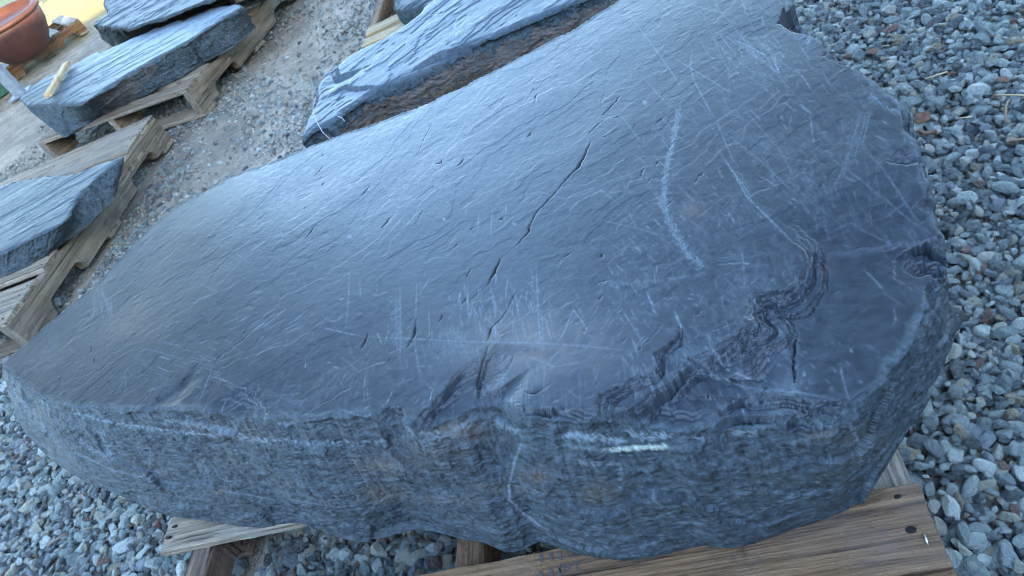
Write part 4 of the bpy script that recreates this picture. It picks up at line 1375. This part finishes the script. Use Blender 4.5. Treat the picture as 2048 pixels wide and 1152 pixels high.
for (x0, x1, y0, y1) in ((-.2, .2, -.162, -.15), (-.2, .2, .15, .162), (-.212, -.2, -.162, .162), (.2, .212, -.162, .162)):
    mesh_obj('side', [(x, y, z) for z in (0, .12) for y in (y0, y1) for x in (x0, x1)], bf, M_GREEN, tray, False)

yp = P(18, 118, 0)
plant = empty('yellow_plant', (yp[0], yp[1], 0))
tag(plant, 'bright yellow leafy plant in the sun beside the pot', 'plant')
r5 = np.random.default_rng(4)
v, f = [], []
for k in range(260):
    c = r5.normal(0, .11, 3); c[2] = abs(c[2]) * 1.1 + .03
    d = r5.normal(size=3); d /= np.linalg.norm(d); e = np.cross(d, r5.normal(size=3)); e /= np.linalg.norm(e)
    L, w_ = r5.uniform(.03, .06), r5.uniform(.010, .02)
    b = len(v)
    v += [tuple(c - d * L), tuple(c + e * w_), tuple(c + d * L), tuple(c - e * w_), tuple(c + np.array([0, 0, .006]))]
    f += [(b, b + 1, b + 4), (b + 1, b + 2, b + 4), (b + 2, b + 3, b + 4), (b + 3, b, b + 4)]
tag(mesh_obj('leaves', v, f, M_YELLOW, plant, False), kind='stuff')
for k in range(7):
    a = r5.uniform(0, 6.28)
    rod('stem', [(0.01 * math.cos(a), 0.01 * math.sin(a), 0), (.05 * math.cos(a), .05 * math.sin(a), .09), (.12 * math.cos(a), .12 * math.sin(a), .17)], .004, M_TWIG, plant, 5, True)

wp = P(42, 10, 0)
pl = plank('loose_plank', None, (wp[0] - .3, wp[1] - .3, .0), 1.1, .28, .04, M_WOOD_NEW, 'x', 720, rz=math.radians(60))
tag(pl, 'sunlit pale plank on the sand behind the terracotta pot', 'plank')


# ------------------------------------------------------------------ gravel
def stone_variant(i):
    r = np.random.default_rng(900 + i)
    import bmesh
    bm = bmesh.new()
    bmesh.ops.create_icosphere(bm, subdivisions=3, radius=1.0)
    co = np.array([v.co[:] for v in bm.verts])
    co /= np.linalg.norm(co, axis=1)[:, None]
    n = r.normal(size=(r.integers(7, 11), 3)); n /= np.linalg.norm(n, axis=1)[:, None]
    d = r.uniform(.55, 1.0, len(n))
    p = 45.0 + 50 * r.random()
    dots = np.clip(co @ n.T, 0, None) / d
    rad = (np.sum(dots ** p, 1) + 1e-6) ** (-1 / p)
    rad = np.minimum(rad, 1.25)
    c2 = co * rad[:, None]
    c2 *= np.array([1.15, r.uniform(.72, .95), r.uniform(.5, .75)])
    c2 += 0.02 * r.normal(size=(1, 3))
    for v, c in zip(bm.verts, c2): v.co = c
    me = bpy.data.meshes.new('gravel_stone')
    bm.to_mesh(me); bm.free()
    me.polygons.foreach_set('use_smooth', np.zeros(len(me.polygons), bool))
    me.materials.append(M_GRAVEL)
    return bpy.data.objects.new('gravel_stone', me)


M_GRAVEL = gravel_mat()
stone_col = bpy.data.collections.new('gravel_stones')
for i in range(16): stone_col.objects.link(stone_variant(i))


def blocked(x, y):
    b = np.zeros(x.shape, bool)
    # pallet timbers that touch the ground
    for (x0, x1, y0, y1) in [(-1.05, .13, .26, .35), (-1.05, .13, .71, .80), (-1.05, .13, 1.16, 1.25), (-.985, -.93, .25, 1.28), (-.476, -.432, .25, 1.28), (.08, .13, .25, 1.28),
                             (-3.12, -2.08, 1.5, 1.6), (-3.12, -2.08, 2.05, 2.15), (-3.12, -2.08, 2.62, 2.72), (-2.135, -2.08, 1.5, 2.72)]:
        b |= (x > x0) & (x < x1) & (y > y0) & (y < y1)
    return b


def scatter(name, rects, spacing, size, zr, seed, keep_fn, label=None):
    r = np.random.default_rng(seed)
    PX, PY = [], []
    for (x0, x1, y0, y1) in rects:
        gx = np.arange(x0, x1, spacing); gy = np.arange(y0, y1, spacing * .87)
        X, Y = np.meshgrid(gx, gy)
        X = X + (np.arange(len(gy))[:, None] % 2) * spacing * .5
        X = X + r.uniform(-.42, .42, X.shape) * spacing; Y = Y + r.uniform(-.42, .42, Y.shape) * spacing
        PX.append(X.ravel()); PY.append(Y.ravel())
    X, Y = np.concatenate(PX), np.concatenate(PY)
    k = keep_fn(X, Y, r) & ~blocked(X, Y)
    X, Y = X[k], Y[k]
    n = len(X)
    Z = r.uniform(zr[0], zr[1], n)
    sc = np.clip(size * r.lognormal(0, .42, n), size * .4, size * 2.1)
    rot = np.stack([r.normal(0, .45, n), r.normal(0, .45, n), r.uniform(0, 6.283, n)], -1)
    me = bpy.data.meshes.new(name)
    me.vertices.add(n)
    me.vertices.foreach_set('co', np.stack([X, Y, Z], -1).astype(np.float32).ravel())
    for nm, ty, fld, ar in (('scl', 'FLOAT', 'value', sc), ('rot', 'FLOAT_VECTOR', 'vector', rot), ('pick', 'INT', 'value', r.integers(0, 16, n))):
        at = me.attributes.new(nm, ty, 'POINT')
        at.data.foreach_set(fld, np.asarray(ar, np.int32 if ty == 'INT' else np.float32).ravel())
    me.update()
    o = bpy.data.objects.new(name, me)
    COL.objects.link(o)
    me.materials.append(M_GRAVEL)
    ng = bpy.data.node_groups.new(name, 'GeometryNodeTree')
    ng.interface.new_socket('Geometry', in_out='INPUT', socket_type='NodeSocketGeometry')
    ng.interface.new_socket('Geometry', in_out='OUTPUT', socket_type='NodeSocketGeometry')
    nd = ng.nodes
    gi, go = nd.new('NodeGroupInput'), nd.new('NodeGroupOutput')
    ci = nd.new('GeometryNodeCollectionInfo'); ci.inputs['Collection'].default_value = stone_col
    ci.inputs['Separate Children'].default_value = True; ci.inputs['Reset Children'].default_value = True
    ip = nd.new('GeometryNodeInstanceOnPoints'); ip.inputs['Pick Instance'].default_value = True

    def at(nm, ty):
        a = nd.new('GeometryNodeInputNamedAttribute'); a.data_type = ty; a.inputs['Name'].default_value = nm
        return a.outputs['Attribute']
    e2r = nd.new('FunctionNodeEulerToRotation')
    ng.links.new(at('rot', 'FLOAT_VECTOR'), e2r.inputs[0])
    ng.links.new(gi.outputs[0], ip.inputs['Points']); ng.links.new(ci.outputs[0], ip.inputs['Instance'])
    ng.links.new(at('pick', 'INT'), ip.inputs['Instance Index']); ng.links.new(e2r.outputs[0], ip.inputs['Rotation'])
    ng.links.new(at('scl', 'FLOAT'), ip.inputs['Scale']); ng.links.new(ip.outputs[0], go.inputs[0])
    md = o.modifiers.new('scatter', 'NODES'); md.node_group = ng
    tag(o, label, 'gravel' if label else None, kind='stuff')
    return n


def coarse_mask(x, y):
    """1 on the thick gravel, 0 on the packed dirt further back at the left"""
    n = fbm(x * 1.4, y * 1.4, 3, 200) * .25
    d = (x + 0.62 * y) + n          # falls towards the far left
    return np.where(x > -.9, 1.0, sstep(-.55, -.05, -(y - 1.25 + 0.25 * (x + 1.6)) * .9 + n))


def keep_coarse(x, y, r): return (r.random(x.shape) < coarse_mask(x, y)) & ~((x > -1.0) & (x < .0) & (y > 1.0) & (y < 1.3))


def keep_fine(x, y, r): return r.random(x.shape) < np.clip((1.1 - coarse_mask(x, y)) * (0.35 + .9 * fbm(x * 2.2, y * 2.2, 3, 210)), 0.08, 1) * sstep(4.6, 2.6, y)


rectsA = [(.0, 1.15, .05, 2.3), (-2.5, -.0, .15, 1.9)]
scatter('gravel', rectsA, .0125, .0068, (-.001, .007), 31, keep_coarse, 'blue-grey crushed gravel covering the yard')
scatter('loose_gravel', rectsA, .0175, .0080, (.007, .017), 32, keep_coarse, 'larger gravel stones lying loose on top')
scatter('fine_gravel', [(-3.6, .2, 1.2, 4.6)], .0140, .0056, (-.011, -.003), 33, keep_fine, 'fine gravel strewn over the packed dirt between the pallets')


# ------------------------------------------------------------------ litter on the gravel
def litter(name, px, r_, mat, label, cat, z=.028):
    pts = [(*P(u, v, z), z + .003 * math.sin(k * 1.7)) for k, (u, v) in enumerate(px)]
    tag(rod(name, pts, r_, mat, None, 5), label, cat, 'twigs and needles on the gravel')


litter('straw', [(1850, 158), (1895, 146)], .0018, M_STRAW, 'pale dry stalk on gravel right of the slab, upper of two', 'straw')
litter('straw', [(1990, 190), (2040, 193), (2060, 192)], .0018, M_STRAW, 'pale dry stalk on gravel at the right picture edge', 'straw')
litter('twig', [(2010, 245), (2012, 215), (2018, 200)], .0022, M_TWIG, 'short upright-looking brown twig near the right picture edge', 'twig')
litter('twig', [(2018, 283), (2050, 280)], .0022, M_TWIG, 'brown twig touching the right picture edge', 'twig')
litter('twig', [(1836, 262), (1850, 270), (1872, 262)], .004, M_LEAF, 'curled brown twig against the right side of the slab', 'twig')
litter('straw', [(1915, 237), (1945, 236)], .0014, M_STRAW, 'thin pale needle on gravel right of the slab', 'straw')
litter('twig', [(95, 1090), (135, 1068)], .0018, M_TWIG, 'thin grey twig on the gravel below the slab, left', 'twig')


def dry_leaf(u, v, s, rz, label):
    p = P(u, v, .028)
    n = 7
    vs, fs = [], []
    for k in range(n):
        t = k / (n - 1)
        w_ = s * .42 * math.sin(math.pi * min(.98, t * .95 + .03))
        z = .004 + .25 * s * (t - .5)**2
        vs += [(s * (t - .5), -w_, z + .25 * w_), (s * (t - .5), 0, z), (s * (t - .5), w_, z + .3 * w_)]
    for k in range(n - 1):
        a = k * 3
        fs += [(a, a + 3, a + 4, a + 1), (a + 1, a + 4, a + 5, a + 2)]
    o = mesh_obj('dry_leaf', vs, fs, M_LEAF, None, True)
    md = o.modifiers.new('thickness', 'SOLIDIFY'); md.thickness = .0008
    o.location = (p[0], p[1], .026); o.rotation_euler = (0.1, -.1, rz)
    tag(o, label, 'leaf', 'dry leaves on the gravel')


dry_leaf(1845, 238, .034, .5, 'brown dry leaf beside the right edge of the slab')
dry_leaf(1745, 105, .024, 1.5, 'small brown dry leaf on the gravel at the top right')
dry_leaf(2005, 162, .024, 2.2, 'small brown dry leaf near the right picture edge')
